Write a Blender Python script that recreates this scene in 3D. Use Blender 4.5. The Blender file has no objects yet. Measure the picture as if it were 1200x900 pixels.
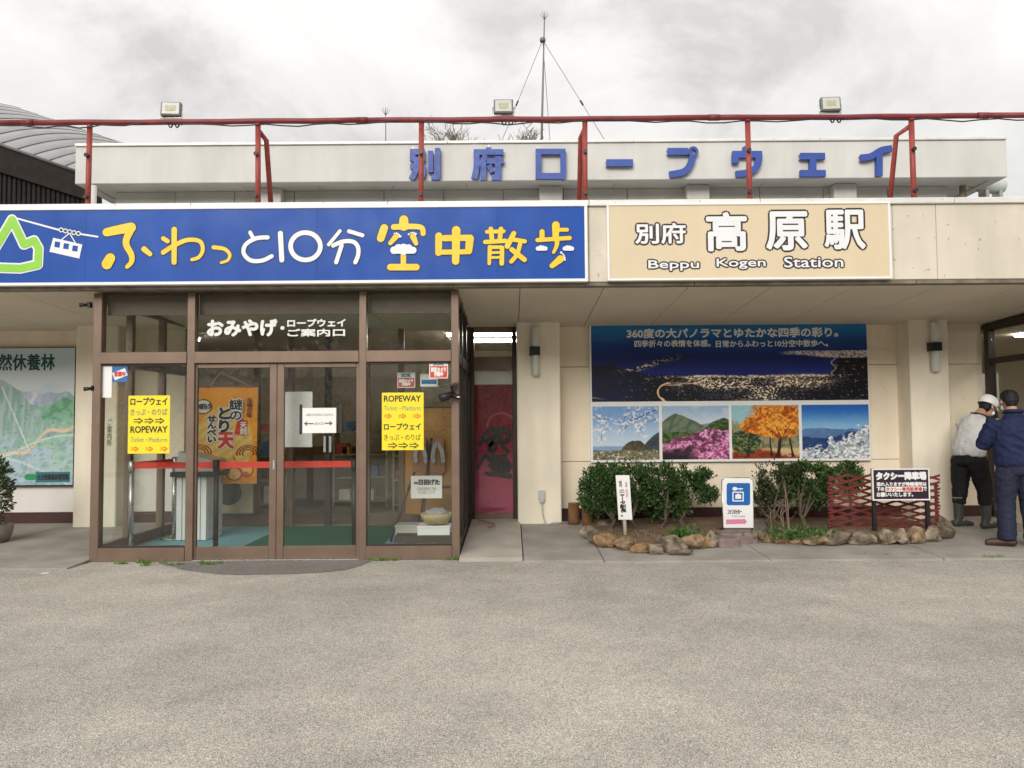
import bpy, bmesh, math, random
import numpy as np
from mathutils import Vector, Matrix, noise as mnoise

S = bpy.context.scene
COL = S.collection
R = math.radians

# ------------------------------------------------------------------ camera
CAM_H, FPX, PITCH, ROLL, YAW = 1.45, 890.0, 2.70, -0.43, 0.0
cam = bpy.data.cameras.new('camera')
cam.sensor_width = 36.0
cam.lens = 36.0 * FPX / 1200.0
cam.clip_start, cam.clip_end = 0.05, 2000.0
camo = bpy.data.objects.new('camera', cam)
COL.objects.link(camo)
CAM_M = Matrix.Translation((0, 0, CAM_H)) @ Matrix.Rotation(R(YAW), 4, 'Z') @ Matrix.Rotation(R(90 + PITCH), 4, 'X') @ Matrix.Rotation(R(ROLL), 4, 'Z')
camo.matrix_world = CAM_M
S.camera = camo

# ------------------------------------------------------------------ sky, sun, exposure
SUN_EL, SUN_AZ = 19.0, 197.0          # azimuth measured clockwise from +Y (north)
world = bpy.data.worlds.new('World')
S.world = world
world.use_nodes = True
wn, wl = world.node_tree.nodes, world.node_tree.links
wn.clear()
w_out = wn.new('ShaderNodeOutputWorld')
w_bg = wn.new('ShaderNodeBackground')
w_sky = wn.new('ShaderNodeTexSky')
w_sky.sky_type = 'NISHITA'
w_sky.sun_disc = False
w_sky.sun_elevation = R(SUN_EL)
w_sky.sun_rotation = R(SUN_AZ)
w_sky.air_density, w_sky.dust_density = 1.0, 3.0
w_tc = wn.new('ShaderNodeTexCoord')
w_sep = wn.new('ShaderNodeSeparateXYZ')
wl.new(w_tc.outputs['Generated'], w_sep.inputs[0])
def wmath(op, a, b=None):
    n = wn.new('ShaderNodeMath'); n.operation = op
    for i, v in enumerate((a, b)):
        if v is None: continue
        if isinstance(v, (int, float)): n.inputs[i].default_value = v
        else: wl.new(v, n.inputs[i])
    return n.outputs[0]
w_z = wmath('MAXIMUM', w_sep.outputs['Z'], 0.0)
w_d = wmath('ADD', w_z, 0.5)
w_cmb = wn.new('ShaderNodeCombineXYZ')
wl.new(wmath('DIVIDE', w_sep.outputs['X'], w_d), w_cmb.inputs[0])
wl.new(wmath('DIVIDE', w_sep.outputs['Y'], w_d), w_cmb.inputs[1])
def wnoise(scale, detail, rough, dist, off):
    mp = wn.new('ShaderNodeMapping'); mp.inputs['Location'].default_value = off
    wl.new(w_cmb.outputs[0], mp.inputs['Vector'])
    n = wn.new('ShaderNodeTexNoise')
    n.inputs['Scale'].default_value = scale; n.inputs['Detail'].default_value = detail
    n.inputs['Roughness'].default_value = rough; n.inputs['Distortion'].default_value = dist
    wl.new(mp.outputs[0], n.inputs['Vector'])
    return n.outputs['Fac']
n1 = wnoise(3.1, 8, 0.58, 0.4, (3.1, 7.7, 0))
n2 = wnoise(1.0, 3, 0.5, 0.2, (9.3, 2.2, 4))
w_mix = wmath('ADD', wmath('MULTIPLY', n1, 0.6), wmath('MULTIPLY', n2, 0.4))
ramp = wn.new('ShaderNodeValToRGB')
e = ramp.color_ramp.elements
e[0].position, e[0].color = 0.41, (0.325, 0.313, 0.301, 1)
e[1].position, e[1].color = 0.60, (0.505, 0.495, 0.478, 1)
m = e.new(0.49); m.color = (0.435, 0.424, 0.409, 1)
wl.new(w_mix, ramp.inputs[0])
# overcast luminance: brighter towards the zenith
w_cie = wmath('ADD', wmath('MULTIPLY', w_z, 1.24), 0.62)
w_cl = wn.new('ShaderNodeVectorMath'); w_cl.operation = 'SCALE'
wl.new(ramp.outputs[0], w_cl.inputs[0]); wl.new(w_cie, w_cl.inputs['Scale'])
w_sk = wn.new('ShaderNodeVectorMath'); w_sk.operation = 'SCALE'
wl.new(w_sky.outputs[0], w_sk.inputs[0]); w_sk.inputs['Scale'].default_value = 0.10
w_m = wn.new('ShaderNodeMix'); w_m.data_type = 'RGBA'; w_m.inputs['Factor'].default_value = 0.94
wl.new(w_sk.outputs[0], w_m.inputs['A']); wl.new(w_cl.outputs[0], w_m.inputs['B'])
wl.new(w_m.outputs['Result'], w_bg.inputs['Color'])
w_bg.inputs['Strength'].default_value = 1.0
wl.new(w_bg.outputs[0], w_out.inputs[0])

sun = bpy.data.lights.new('sun', 'SUN')
sun.energy, sun.angle, sun.color = 1.5, R(34), (1.0, 0.965, 0.90)
suno = bpy.data.objects.new('sun', sun)
COL.objects.link(suno)
_az, _el = R(SUN_AZ), R(SUN_EL)
_sd = Vector((math.sin(_az) * math.cos(_el), math.cos(_az) * math.cos(_el), math.sin(_el)))
suno.rotation_euler = _sd.to_track_quat('Z', 'Y').to_euler()
suno.location = _sd * 30

vs = S.view_settings
vs.view_transform = 'Standard'; vs.look = 'None'; vs.gamma = 1.0; vs.exposure = 0.98
vs.use_curve_mapping = False
S.cycles.max_bounces = 8
S.cycles.transparent_max_bounces = 16
S.cycles.sample_clamp_indirect = 6.0

# ------------------------------------------------------------------ helpers
def at(px, py, Y):
    """the point on the vertical plane at depth Y that stands behind pixel (px, py) of the 1200 x 900 photograph"""
    d = CAM_M.to_3x3() @ Vector(((px - 600) / FPX, (450 - py) / FPX, -1.0))
    t = Y / d.y
    return Vector((d.x * t, Y, CAM_H + d.z * t))
def rect(x0, y0, x1, y1, Y):
    mx, my = (x0 + x1) / 2, (y0 + y1) / 2
    return at(x0, my, Y).x, at(x1, my, Y).x, at(mx, y1, Y).z, at(mx, y0, Y).z
def lin(c):
    c = np.asarray(c, dtype=float)
    return np.where(c <= 0.04045, c / 12.92, ((c + 0.055) / 1.055) ** 2.4)
def s255(r, g, b):
    return tuple(float(v) for v in lin(np.array([r, g, b]) / 255.0))

MATS = {}
def mat(name, rgb, rough=0.6, var=0.10, scale=6.0, bump=0.0, bscale=60.0, metal=0.0, spec=0.4, streak=0.0, emit=0.0, coat=0.0, fine=0.0, specks=0.0):
    if name in MATS: return MATS[name]
    m = bpy.data.materials.new(name); m.use_nodes = True
    nt = m.node_tree; N, L = nt.nodes, nt.links
    b = N['Principled BSDF']
    b.inputs['Roughness'].default_value = rough; b.inputs['Metallic'].default_value = metal
    b.inputs['Specular IOR Level'].default_value = spec
    b.inputs['Coat Weight'].default_value = coat
    tc = N.new('ShaderNodeTexCoord')
    def noise(sc, det=4, stretch=None):
        n = N.new('ShaderNodeTexNoise'); n.inputs['Scale'].default_value = sc; n.inputs['Detail'].default_value = det
        if stretch:
            mp = N.new('ShaderNodeMapping'); mp.inputs['Scale'].default_value = stretch
            L.new(tc.outputs['Object'], mp.inputs[0]); L.new(mp.outputs[0], n.inputs['Vector'])
        else: L.new(tc.outputs['Object'], n.inputs['Vector'])
        return n.outputs['Fac']
    def remap(v, lo, hi):
        n = N.new('ShaderNodeMapRange'); n.inputs['From Min'].default_value = 0.3; n.inputs['From Max'].default_value = 0.7
        n.inputs['To Min'].default_value = lo; n.inputs['To Max'].default_value = hi
        L.new(v, n.inputs['Value']); return n.outputs[0]
    def mul(a, b_):
        n = N.new('ShaderNodeMath'); n.operation = 'MULTIPLY'; L.new(a, n.inputs[0]); L.new(b_, n.inputs[1]); return n.outputs[0]
    f = remap(noise(scale), 1 - var, 1 + var)
    if streak: f = mul(f, mul(remap(noise(1.0, 6, (5, 5, 0.8)), 1 - streak * .55, 1 + streak * 0.2), remap(noise(1.0, 3, (1.3, 1.3, 1.0)), 1 - streak * .45, 1 + streak * .2)))
    if fine: f = mul(f, remap(noise(160, 2), 1 - fine, 1 + fine))
    if specks:
        th = N.new('ShaderNodeMapRange'); th.inputs['From Min'].default_value = 0.66; th.inputs['From Max'].default_value = 0.70; th.inputs['To Min'].default_value = 1.0; th.inputs['To Max'].default_value = 1 - specks
        L.new(noise(16, 6), th.inputs['Value']); f = mul(f, th.outputs[0])
    sc = N.new('ShaderNodeVectorMath'); sc.operation = 'SCALE'
    sc.inputs[0].default_value = rgb; L.new(f, sc.inputs['Scale'])
    L.new(sc.outputs[0], b.inputs['Base Color'])
    rr = remap(noise(scale * 2.3), max(0.02, rough - 0.08), min(1, rough + 0.08)); L.new(rr, b.inputs['Roughness'])
    if bump:
        bp = N.new('ShaderNodeBump'); bp.inputs['Strength'].default_value = bump; bp.inputs['Distance'].default_value = 0.01
        L.new(noise(bscale, 5), bp.inputs['Height']); L.new(bp.outputs[0], b.inputs['Normal'])
    if emit:
        b.inputs['Emission Color'].default_value = (*rgb, 1); b.inputs['Emission Strength'].default_value = emit
    MATS[name] = m
    return m

def link(name, me, m=None, parent=None):
    o = bpy.data.objects.new(name, me)
    COL.objects.link(o)
    if m is not None:
        me.materials.clear(); me.materials.append(m)
    if parent is not None:
        o.parent = parent
        if parent.type == 'EMPTY': o.matrix_parent_inverse = Matrix.Translation(-parent.location)
    return o
def tag(o, label, cat, group=None, kind=None):
    o['label'] = label; o['category'] = cat
    if group: o['group'] = group
    if kind: o['kind'] = kind
    return o
def struct(o, label=None):
    o['kind'] = 'structure'
    if label: o['label'] = label
    return o
def thing(name, label, cat, loc, group=None):
    e = bpy.data.objects.new(name, None); COL.objects.link(e)
    e.location = loc; e.empty_display_size = 0.2
    return tag(e, label, cat, group)
def bm_obj(name, bm, m, parent=None, smooth=False):
    me = bpy.data.meshes.new(name); bm.to_mesh(me); bm.free()
    if smooth:
        for p in me.polygons: p.use_smooth = True
    return link(name, me, m, parent)
def add_box(bm, x0, x1, y0, y1, z0, z1, bevel=0.0):
    r = bmesh.ops.create_cube(bm, size=1.0)
    for v in r['verts']:
        v.co = Vector(((x0 + x1) / 2 + v.co.x * (x1 - x0), (y0 + y1) / 2 + v.co.y * (y1 - y0), (z0 + z1) / 2 + v.co.z * (z1 - z0)))
    if bevel:
        es = list({e for v in r['verts'] for e in v.link_edges})
        bmesh.ops.bevel(bm, geom=es, offset=bevel, segments=1, affect='EDGES', profile=0.5)
def box(name, x0, x1, y0, y1, z0, z1, m, parent=None, bevel=0.004):
    bm = bmesh.new()
    d = min(abs(x1 - x0), abs(y1 - y0), abs(z1 - z0))
    add_box(bm, min(x0, x1), max(x0, x1), min(y0, y1), max(y0, y1), min(z0, z1), max(z0, z1), min(bevel, d * 0.25))
    return bm_obj(name, bm, m, parent)
def prism(name, pts, y0, y1, m, parent=None):
    """outline pts [(x, z)] extruded from depth y0 to y1"""
    bm = bmesh.new()
    a = [bm.verts.new((x, y0, z)) for x, z in pts]; b = [bm.verts.new((x, y1, z)) for x, z in pts]
    bm.faces.new(a); bm.faces.new(b[::-1])
    for i in range(len(pts)):
        j = (i + 1) % len(pts); bm.faces.new((a[j], a[i], b[i], b[j]))
    bmesh.ops.recalc_face_normals(bm, faces=bm.faces)
    return bm_obj(name, bm, m, parent)
def hexa(name, c8, m, parent=None):
    """8 corners: bottom 4 ccw then top 4"""
    bm = bmesh.new(); v = [bm.verts.new(p) for p in c8]
    for f in ((3, 2, 1, 0), (4, 5, 6, 7), (0, 1, 5, 4), (1, 2, 6, 5), (2, 3, 7, 6), (3, 0, 4, 7)): bm.faces.new([v[i] for i in f])
    bmesh.ops.recalc_face_normals(bm, faces=bm.faces)
    return bm_obj(name, bm, m, parent)
def add_tube(bm, pts, r, n=10, caps=True):
    pts = [Vector(p) for p in pts]
    rs = r if isinstance(r, (list, tuple)) else [r] * len(pts)
    rings = []; up = None
    for i, p in enumerate(pts):
        t = (pts[min(i + 1, len(pts) - 1)] - pts[max(i - 1, 0)]).normalized()
        if up is None: up = t.orthogonal().normalized()
        up = (up - t * up.dot(t))
        if up.length < 1e-5: up = t.orthogonal()
        up.normalize(); sd = t.cross(up)
        rings.append([bm.verts.new(p + (up * math.cos(a) + sd * math.sin(a)) * rs[i]) for a in [2 * math.pi * k / n for k in range(n)]])
    for a, b in zip(rings, rings[1:]):
        for k in range(n): bm.faces.new((a[k], a[(k + 1) % n], b[(k + 1) % n], b[k]))
    if caps:
        bm.faces.new(rings[0][::-1]); bm.faces.new(rings[-1])
def tube(name, pts, r, m, parent=None, n=10):
    bm = bmesh.new(); add_tube(bm, pts, r, n)
    for f in bm.faces: f.smooth = len(f.verts) == 4
    return bm_obj(name, bm, m, parent)
def lathe(name, prof, c, m, parent=None, n=20):
    bm = bmesh.new(); rings = []
    for r, z in prof:
        rings.append([bm.verts.new((c[0] + r * math.cos(2 * math.pi * k / n), c[1] + r * math.sin(2 * math.pi * k / n), c[2] + z)) for k in range(n)])
    for a, b in zip(rings, rings[1:]):
        for k in range(n): bm.faces.new((a[k], a[(k + 1) % n], b[(k + 1) % n], b[k])).smooth = True
    bm.faces.new(rings[0][::-1]); bm.faces.new(rings[-1])
    return bm_obj(name, bm, m, parent)

# ---- lettering: the built-in font as flat print, made bold by layered shifted copies
def glyph_mesh(s, res=3, line=1.0):
    c = bpy.data.curves.new('t', 'FONT'); c.body = s; c.size = 1.0; c.resolution_u = res; c.align_x = 'CENTER' if '\n' in s else 'LEFT'
    c.space_line = line
    o = bpy.data.objects.new('t', c); COL.objects.link(o)
    dg = bpy.context.evaluated_depsgraph_get()
    me = bpy.data.meshes.new_from_object(o.evaluated_get(dg))
    bpy.data.objects.remove(o); bpy.data.curves.remove(c)
    co = np.empty(len(me.vertices) * 3); me.vertices.foreach_get('co', co); co = co.reshape(-1, 3)[:, :2]
    faces = [tuple(p.vertices) for p in me.polygons]
    bpy.data.meshes.remove(me)
    return co, faces
def text(name, s, box4, Y, m, parent, bold=0.0, vertical=False, tilt=0.0, warp=None):
    """lettering s filling the pixel box (x0, y0, x1, y1) on the vertical plane Y; bold: widening in pixels of the photo"""
    if vertical: s = '\n'.join(s.replace('ー', '丨'))
    co, faces = glyph_mesh(s, line=0.95)
    X0, X1, Z0, Z1 = rect(*box4, Y)
    lo, hi = co.min(0), co.max(0)
    q = (co - lo) / np.maximum(hi - lo, 1e-6)
    x = X0 + q[:, 0] * (X1 - X0); z = Z0 + q[:, 1] * (Z1 - Z0)
    if tilt:
        cx, cz = (X0 + X1) / 2, (Z0 + Z1) / 2; ca, sa = math.cos(tilt), math.sin(tilt)
        x, z = cx + (x - cx) * ca - (z - cz) * sa, cz + (x - cx) * sa + (z - cz) * ca
    r = bold * Y / FPX / 2
    offs = [(0, 0)] if not r else [(0, 0)] + [(r * math.cos(a), r * math.sin(a)) for a in np.linspace(0, 2 * math.pi, 9)[:-1]]
    V, F = [], []
    for j, (dx, dz) in enumerate(offs):
        b = len(V)
        V += [(a + dx, Y - j * 0.00012, c + dz) for a, c in zip(x, z)]
        F += [tuple(i + b for i in f) for f in faces]
    me = bpy.data.meshes.new(name); me.from_pydata(V, [], F)
    return link(name, me, m, parent)
def smooth_line(p, n=6):
    p = [Vector(q) for q in p]
    if len(p) < 3: return p
    out = []
    for i in range(len(p) - 1):
        a, b, c, d = p[max(i - 1, 0)], p[i], p[i + 1], p[min(i + 2, len(p) - 1)]
        for k in range(n):
            t = k / n
            out.append(0.5 * ((2 * b) + (c - a) * t + (2 * a - 5 * b + 4 * c - d) * t * t + (3 * b - a - 3 * c + d) * t ** 3))
    return out + [p[-1]]
def strokes(name, lines, Y, m, parent, conv, thick=0.0, square=False, grow=0.0, smooth=True):
    """brush strokes [(points, width or (w0, w1))] in photo pixels through conv, drawn on plane Y; thick > 0 makes solid letters"""
    bm = bmesh.new(); px = Y / FPX
    for k, (pts, w) in enumerate(lines):
        P = [Vector(conv(*q)[:2]) for q in pts]
        if smooth and len(P) > 2: P = smooth_line(P)
        w0, w1 = w if isinstance(w, tuple) else (w, w)
        sc = conv(1, 0)[0] - conv(0, 0)[0]
        n = len(P); y = Y - k * 0.0004
        L_, R_ = [], []
        def W(i): return ((w0 + (w1 - w0) * i / max(n - 1, 1)) * sc / 2 + grow)
        out = []
        for i in range(n):
            t = (P[min(i + 1, n - 1)] - P[max(i - 1, 0)]).normalized(); nn = Vector((-t.y, t.x))
            L_.append(P[i] + nn * W(i)); R_.append(P[i] - nn * W(i))
        segs = list(zip(zip(L_, L_[1:]), zip(R_, R_[1:])))
        capa, capb = [], []
        if not square:
            for cap, c, t, r in ((capa, P[0], (P[0] - P[1]).normalized(), W(0)), (capb, P[-1], (P[-1] - P[-2]).normalized(), W(n - 1))):
                a0 = math.atan2(t.y, t.x)
                for a in np.linspace(-math.pi / 2, math.pi / 2, 9)[1:-1]: cap.append(c + Vector((math.cos(a0 + a), math.sin(a0 + a))) * r)
        loop = R_ + capb + L_[::-1] + capa
        def w3(v, yy): p_ = at(v.x, v.y, Y); return (p_.x, yy, p_.z)
        fr = [bm.verts.new(w3(v, y - thick)) for v in loop]
        nR, nb = len(R_), len(capb)
        iR = lambda i: i
        iL = lambda i: nR + nb + (n - 1 - i)
        for i in range(n - 1): bm.faces.new((fr[iR(i)], fr[iR(i + 1)], fr[iL(i + 1)], fr[iL(i)]))
        if capb: bm.faces.new([fr[iR(n - 1)]] + fr[nR:nR + nb] + [fr[iL(n - 1)]])
        if capa: bm.faces.new([fr[iL(0)]] + fr[nR + nb + n:] + [fr[iR(0)]])
        if thick:
            bk = [bm.verts.new(w3(v, Y)) for v in loop]
            for i in range(len(loop)):
                j = (i + 1) % len(loop); bm.faces.new((fr[j], fr[i], bk[i], bk[j]))
    return bm_obj(name, bm, m, parent)
def zoomconv(ox, oy, s):
    return lambda x, y: (ox + x / s, oy + y / s)

# ---- printed pictures: a fine sheet of faces, each vertex inked from a function of (u, v), u to the right, v downwards
def vnoise(u, v, seed):
    rs = np.random.RandomState(seed); g = rs.rand(64, 64)
    iu, iv = np.floor(u).astype(int), np.floor(v).astype(int)
    fu, fv = u - iu, v - iv; fu = fu * fu * (3 - 2 * fu); fv = fv * fv * (3 - 2 * fv)
    a, b = g[iv % 64, iu % 64], g[iv % 64, (iu + 1) % 64]; c, d = g[(iv + 1) % 64, iu % 64], g[(iv + 1) % 64, (iu + 1) % 64]
    return (a * (1 - fu) + b * fu) * (1 - fv) + (c * (1 - fu) + d * fu) * fv
def fbm(u, v, seed, o=4):
    t, amp, tot = 0, 1.0, 0
    for k in range(o):
        t = t + amp * vnoise(u * 2 ** k, v * 2 ** k, seed + k); tot += amp; amp *= 0.5
    return t / tot
def blend(c, mask, col):
    return c * (1 - mask[..., None]) + np.array(col)[None, None, :] * mask[..., None] if np.ndim(col) == 1 else c * (1 - mask[..., None]) + col * mask[..., None]
def sstep(a, b, x):
    t = np.clip((x - a) / (b - a), 0, 1); return t * t * (3 - 2 * t)
def ink_material(name, rough=0.4):
    if name in MATS: return MATS[name]
    m = bpy.data.materials.new(name); m.use_nodes = True; N, L = m.node_tree.nodes, m.node_tree.links
    b = N['Principled BSDF']; b.inputs['Roughness'].default_value = rough; b.inputs['Specular IOR Level'].default_value = 0.3
    a = N.new('ShaderNodeAttribute'); a.attribute_name = 'ink'; L.new(a.outputs['Color'], b.inputs['Base Color'])
    MATS[name] = m; return m
def printed(name, X0, X1, Z0, Z1, Y, nx, nz, fn, parent, rough=0.4, bow=0.0, gain=1.0, grain=0.0):
    u, v = np.meshgrid(np.linspace(0, 1, nx), np.linspace(0, 1, nz))
    c = np.clip(fn(u, v), 0, 1); c = np.clip(c * (1 + grain * (vnoise(u * nx * .6, v * nz * .6, 91) - .5) + grain * .7 * (fbm(u * 22, v * 22, 95, 3) - .5))[..., None], 0, 1)
    x = X0 + u * (X1 - X0); z = Z1 - v * (Z1 - Z0)
    y = np.full_like(x, Y) + bow * (np.sin(u * 9 + v * 2) * 0.5 + np.sin(v * 6 + 1) * 0.5)
    V = np.stack([x, y, z], -1).reshape(-1, 3)
    i = (np.arange(nz - 1)[:, None] * nx + np.arange(nx - 1)[None, :]).ravel()
    F = np.stack([i, i + nx, i + nx + 1, i + 1], -1)
    me = bpy.data.meshes.new(name)
    me.vertices.add(len(V)); me.vertices.foreach_set('co', V.ravel())
    me.loops.add(F.size); me.loops.foreach_set('vertex_index', F.ravel())
    me.polygons.add(len(F)); me.polygons.foreach_set('loop_start', np.arange(0, F.size, 4))
    me.update(calc_edges=True)
    at_ = me.color_attributes.new('ink', 'FLOAT_COLOR', 'POINT')
    rgba = np.ones((len(V), 4)); rgba[:, :3] = lin(c.reshape(-1, 3)) * 0.86 * gain
    at_.data.foreach_set('color', rgba.ravel())
    for p in me.polygons: p.use_smooth = True
    return link(name, me, ink_material('printed ink %.2f' % rough, rough), parent)

# ---- glass: clear sheet with a mirror share that grows towards grazing view
def glass_mat(name, tint=(0.965, 0.98, 0.965), base=0.055):
    if name in MATS: return MATS[name]
    m = bpy.data.materials.new(name); m.use_nodes = True; N, L = m.node_tree.nodes, m.node_tree.links
    N.remove(N['Principled BSDF'])
    lw = N.new('ShaderNodeLayerWeight'); lw.inputs['Blend'].default_value = 0.5
    p = N.new('ShaderNodeMath'); p.operation = 'POWER'; L.new(lw.outputs['Facing'], p.inputs[0]); p.inputs[1].default_value = 5
    q = N.new('ShaderNodeMath'); q.operation = 'MULTIPLY_ADD'; L.new(p.outputs[0], q.inputs[0]); q.inputs[1].default_value = 0.9; q.inputs[2].default_value = base
    t = N.new('ShaderNodeBsdfTransparent'); t.inputs[0].default_value = (*tint, 1)
    g = N.new('ShaderNodeBsdfGlossy'); g.inputs['Roughness'].default_value = 0.015
    tc = N.new('ShaderNodeTexCoord'); nz = N.new('ShaderNodeTexNoise'); nz.inputs['Scale'].default_value = 1.3
    bp = N.new('ShaderNodeBump'); bp.inputs['Strength'].default_value = 0.004; bp.inputs['Distance'].default_value = 0.1
    L.new(tc.outputs['Object'], nz.inputs['Vector']); L.new(nz.outputs['Fac'], bp.inputs['Height']); L.new(bp.outputs[0], g.inputs['Normal'])
    x = N.new('ShaderNodeMixShader'); L.new(q.outputs[0], x.inputs[0]); L.new(t.outputs[0], x.inputs[1]); L.new(g.outputs[0], x.inputs[2])
    L.new(x.outputs[0], N['Material Output'].inputs[0])
    MATS[name] = m; return m

def leaf_mat(name, cols, rough=0.45, trans=0.22):
    if name in MATS: return MATS[name]
    m = bpy.data.materials.new(name); m.use_nodes = True; N, L = m.node_tree.nodes, m.node_tree.links
    b = N['Principled BSDF']; b.inputs['Roughness'].default_value = rough; b.inputs['Specular IOR Level'].default_value = 0.35
    g = N.new('ShaderNodeNewGeometry'); r = N.new('ShaderNodeValToRGB'); r.color_ramp.interpolation = 'LINEAR'
    el = r.color_ramp.elements
    while len(el) < len(cols): el.new(0.5)
    for i, c in enumerate(cols): el[i].position = i / (len(cols) - 1); el[i].color = (*c, 1)
    L.new(g.outputs['Random Per Island'], r.inputs[0]); L.new(r.outputs[0], b.inputs['Base Color'])
    tr = N.new('ShaderNodeBsdfTranslucent'); L.new(r.outputs[0], tr.inputs[0])
    mx = N.new('ShaderNodeMixShader'); mx.inputs[0].default_value = trans
    L.new(b.outputs[0], mx.inputs[1]); L.new(tr.outputs[0], mx.inputs[2]); L.new(mx.outputs[0], N['Material Output'].inputs[0])
    MATS[name] = m; return m
def leaves(name, pts, dirs, size, m, parent, rs, ratio=0.45):
    """one folded leaf (four corners) at every point"""
    n = len(pts); P = np.asarray(pts); D = np.asarray(dirs) + rs.normal(0, 0.55, (n, 3)); D /= np.linalg.norm(D, axis=1)[:, None]
    A = rs.normal(0, 1, (n, 3)); Sd = np.cross(D, A); Sd /= np.linalg.norm(Sd, axis=1)[:, None]
    Nn = np.cross(D, Sd)
    s = (size * rs.uniform(0.6, 1.25, n))[:, None]
    V = np.stack([P, P + D * s * 0.5 + Sd * s * ratio * 0.5 + Nn * s * 0.08, P + D * s, P + D * s * 0.5 - Sd * s * ratio * 0.5 + Nn * s * 0.08], 1).reshape(-1, 3)
    F = np.arange(4 * n).reshape(-1, 4)
    me = bpy.data.meshes.new(name)
    me.vertices.add(len(V)); me.vertices.foreach_set('co', V.ravel())
    me.loops.add(F.size); me.loops.foreach_set('vertex_index', F.ravel())
    me.polygons.add(n); me.polygons.foreach_set('loop_start', np.arange(0, F.size, 4))
    me.update(calc_edges=True)
    return link(name, me, m, parent)

# ================================================================== materials
def asphalt_mat(name, lo, mid, hi, patchy=0.2):
    m = bpy.data.materials.new(name); m.use_nodes = True; N, L = m.node_tree.nodes, m.node_tree.links
    b = N['Principled BSDF']; b.inputs['Roughness'].default_value = 0.88; b.inputs['Specular IOR Level'].default_value = 0.25
    tc = N.new('ShaderNodeTexCoord')
    v = N.new('ShaderNodeTexVoronoi'); v.inputs['Scale'].default_value = 250; v.inputs['Randomness'].default_value = 1; L.new(tc.outputs['Object'], v.inputs['Vector'])
    sep = N.new('ShaderNodeSeparateColor'); L.new(v.outputs['Color'], sep.inputs[0])
    r = N.new('ShaderNodeValToRGB'); e = r.color_ramp.elements
    e[0].position, e[0].color = 0.0, (*lo, 1); e[1].position, e[1].color = 1.0, (*hi, 1); k = e.new(0.42); k.color = (*mid, 1); k2 = e.new(0.8); k2.color = tuple(a * 1.25 for a in mid) + (1,)
    L.new(sep.outputs[0], r.inputs[0])
    f = None
    for sc, a, dt in ((0.35, patchy, 7), (2.2, 0.10, 5), (14, 0.06, 3), (60, 0.07, 2)):
        n = N.new('ShaderNodeTexNoise'); n.inputs['Scale'].default_value = sc; n.inputs['Detail'].default_value = dt; L.new(tc.outputs['Object'], n.inputs['Vector'])
        g = N.new('ShaderNodeMapRange'); g.inputs[1].default_value = 0.3; g.inputs[2].default_value = 0.7; g.inputs[3].default_value = 1 - a; g.inputs[4].default_value = 1 + a
        L.new(n.outputs['Fac'], g.inputs[0])
        if f is None: f = g.outputs[0]
        else:
            q = N.new('ShaderNodeMath'); q.operation = 'MULTIPLY'; L.new(f, q.inputs[0]); L.new(g.outputs[0], q.inputs[1]); f = q.outputs[0]
    n = N.new('ShaderNodeTexNoise'); n.inputs['Scale'].default_value = 0.9; n.inputs['Detail'].default_value = 9; n.inputs['Roughness'].default_value = .65; L.new(tc.outputs['Object'], n.inputs['Vector'])
    g = N.new('ShaderNodeMapRange'); g.inputs[1].default_value = 0.55; g.inputs[2].default_value = 0.72; g.inputs[3].default_value = 1.0; g.inputs[4].default_value = 0.84; L.new(n.outputs['Fac'], g.inputs[0])
    q = N.new('ShaderNodeMath'); q.operation = 'MULTIPLY'; L.new(f, q.inputs[0]); L.new(g.outputs[0], q.inputs[1]); f = q.outputs[0]
    s = N.new('ShaderNodeVectorMath'); s.operation = 'SCALE'; L.new(r.outputs[0], s.inputs[0]); L.new(f, s.inputs['Scale']); L.new(s.outputs[0], b.inputs['Base Color'])
    bp = N.new('ShaderNodeBump'); bp.inputs['Strength'].default_value = 0.55; bp.inputs['Distance'].default_value = 0.006; bp.invert = True
    L.new(v.outputs['Distance'], bp.inputs['Height']); L.new(bp.outputs[0], b.inputs['Normal'])
    return m
M_asph = asphalt_mat('weathered asphalt', (0.14, 0.129, 0.112), (0.395, 0.366, 0.318), (0.78, 0.73, 0.645))
M_patch = asphalt_mat('newer asphalt', (0.08, 0.076, 0.07), (0.20, 0.188, 0.172), (0.36, 0.34, 0.315))
M_conc = mat('pavement concrete', (0.33, 0.305, 0.272), 0.85, 0.22, 2.2, 0.25, 90, fine=0.10)
M_conc2 = mat('pale step concrete', (0.44, 0.405, 0.355), 0.85, 0.14, 3.0, 0.25, 90, fine=0.08)
M_wall = mat('cream wall board', (0.82, 0.72, 0.565), 0.75, 0.035, 1.6, 0.06, 220, streak=0.15, specks=.08)
M_wall_lo = mat('white painted wall', (0.74, 0.71, 0.67), 0.7, 0.03, 2, 0.05, 200, streak=0.05)
M_col = mat('cream column paint', (0.86, 0.78, 0.64), 0.7, 0.04, 2.5, 0.08, 180, streak=0.16, specks=.10)
M_skirt = mat('dark red skirting', (0.055, 0.018, 0.018), 0.5, 0.15, 5)
M_soff = mat('canopy soffit board', (0.70, 0.62, 0.50), 0.8, 0.05, 1.5, 0.03, 150, fine=0.02)
M_fasc = mat('cream stucco fascia', (0.66, 0.60, 0.50), 0.8, 0.06, 2.5, 0.5, 130, streak=0.16, specks=.35)
M_cop = mat('aluminium coping', (0.70, 0.69, 0.66), 0.45, 0.06, 4, metal=0.15, streak=0.14, specks=.3)
M_lip = mat('weathered fascia lip', (0.19, 0.16, 0.125), 0.7, 0.3, 7)
M_roofw = mat('white rooftop stucco', (0.60, 0.59, 0.565), 0.8, 0.05, 1.2, 0.25, 60, streak=0.12, specks=.12)
M_roofs = mat('grey eave board', (0.56, 0.55, 0.52), 0.8, 0.10, 1.5, streak=0.10)
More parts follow.
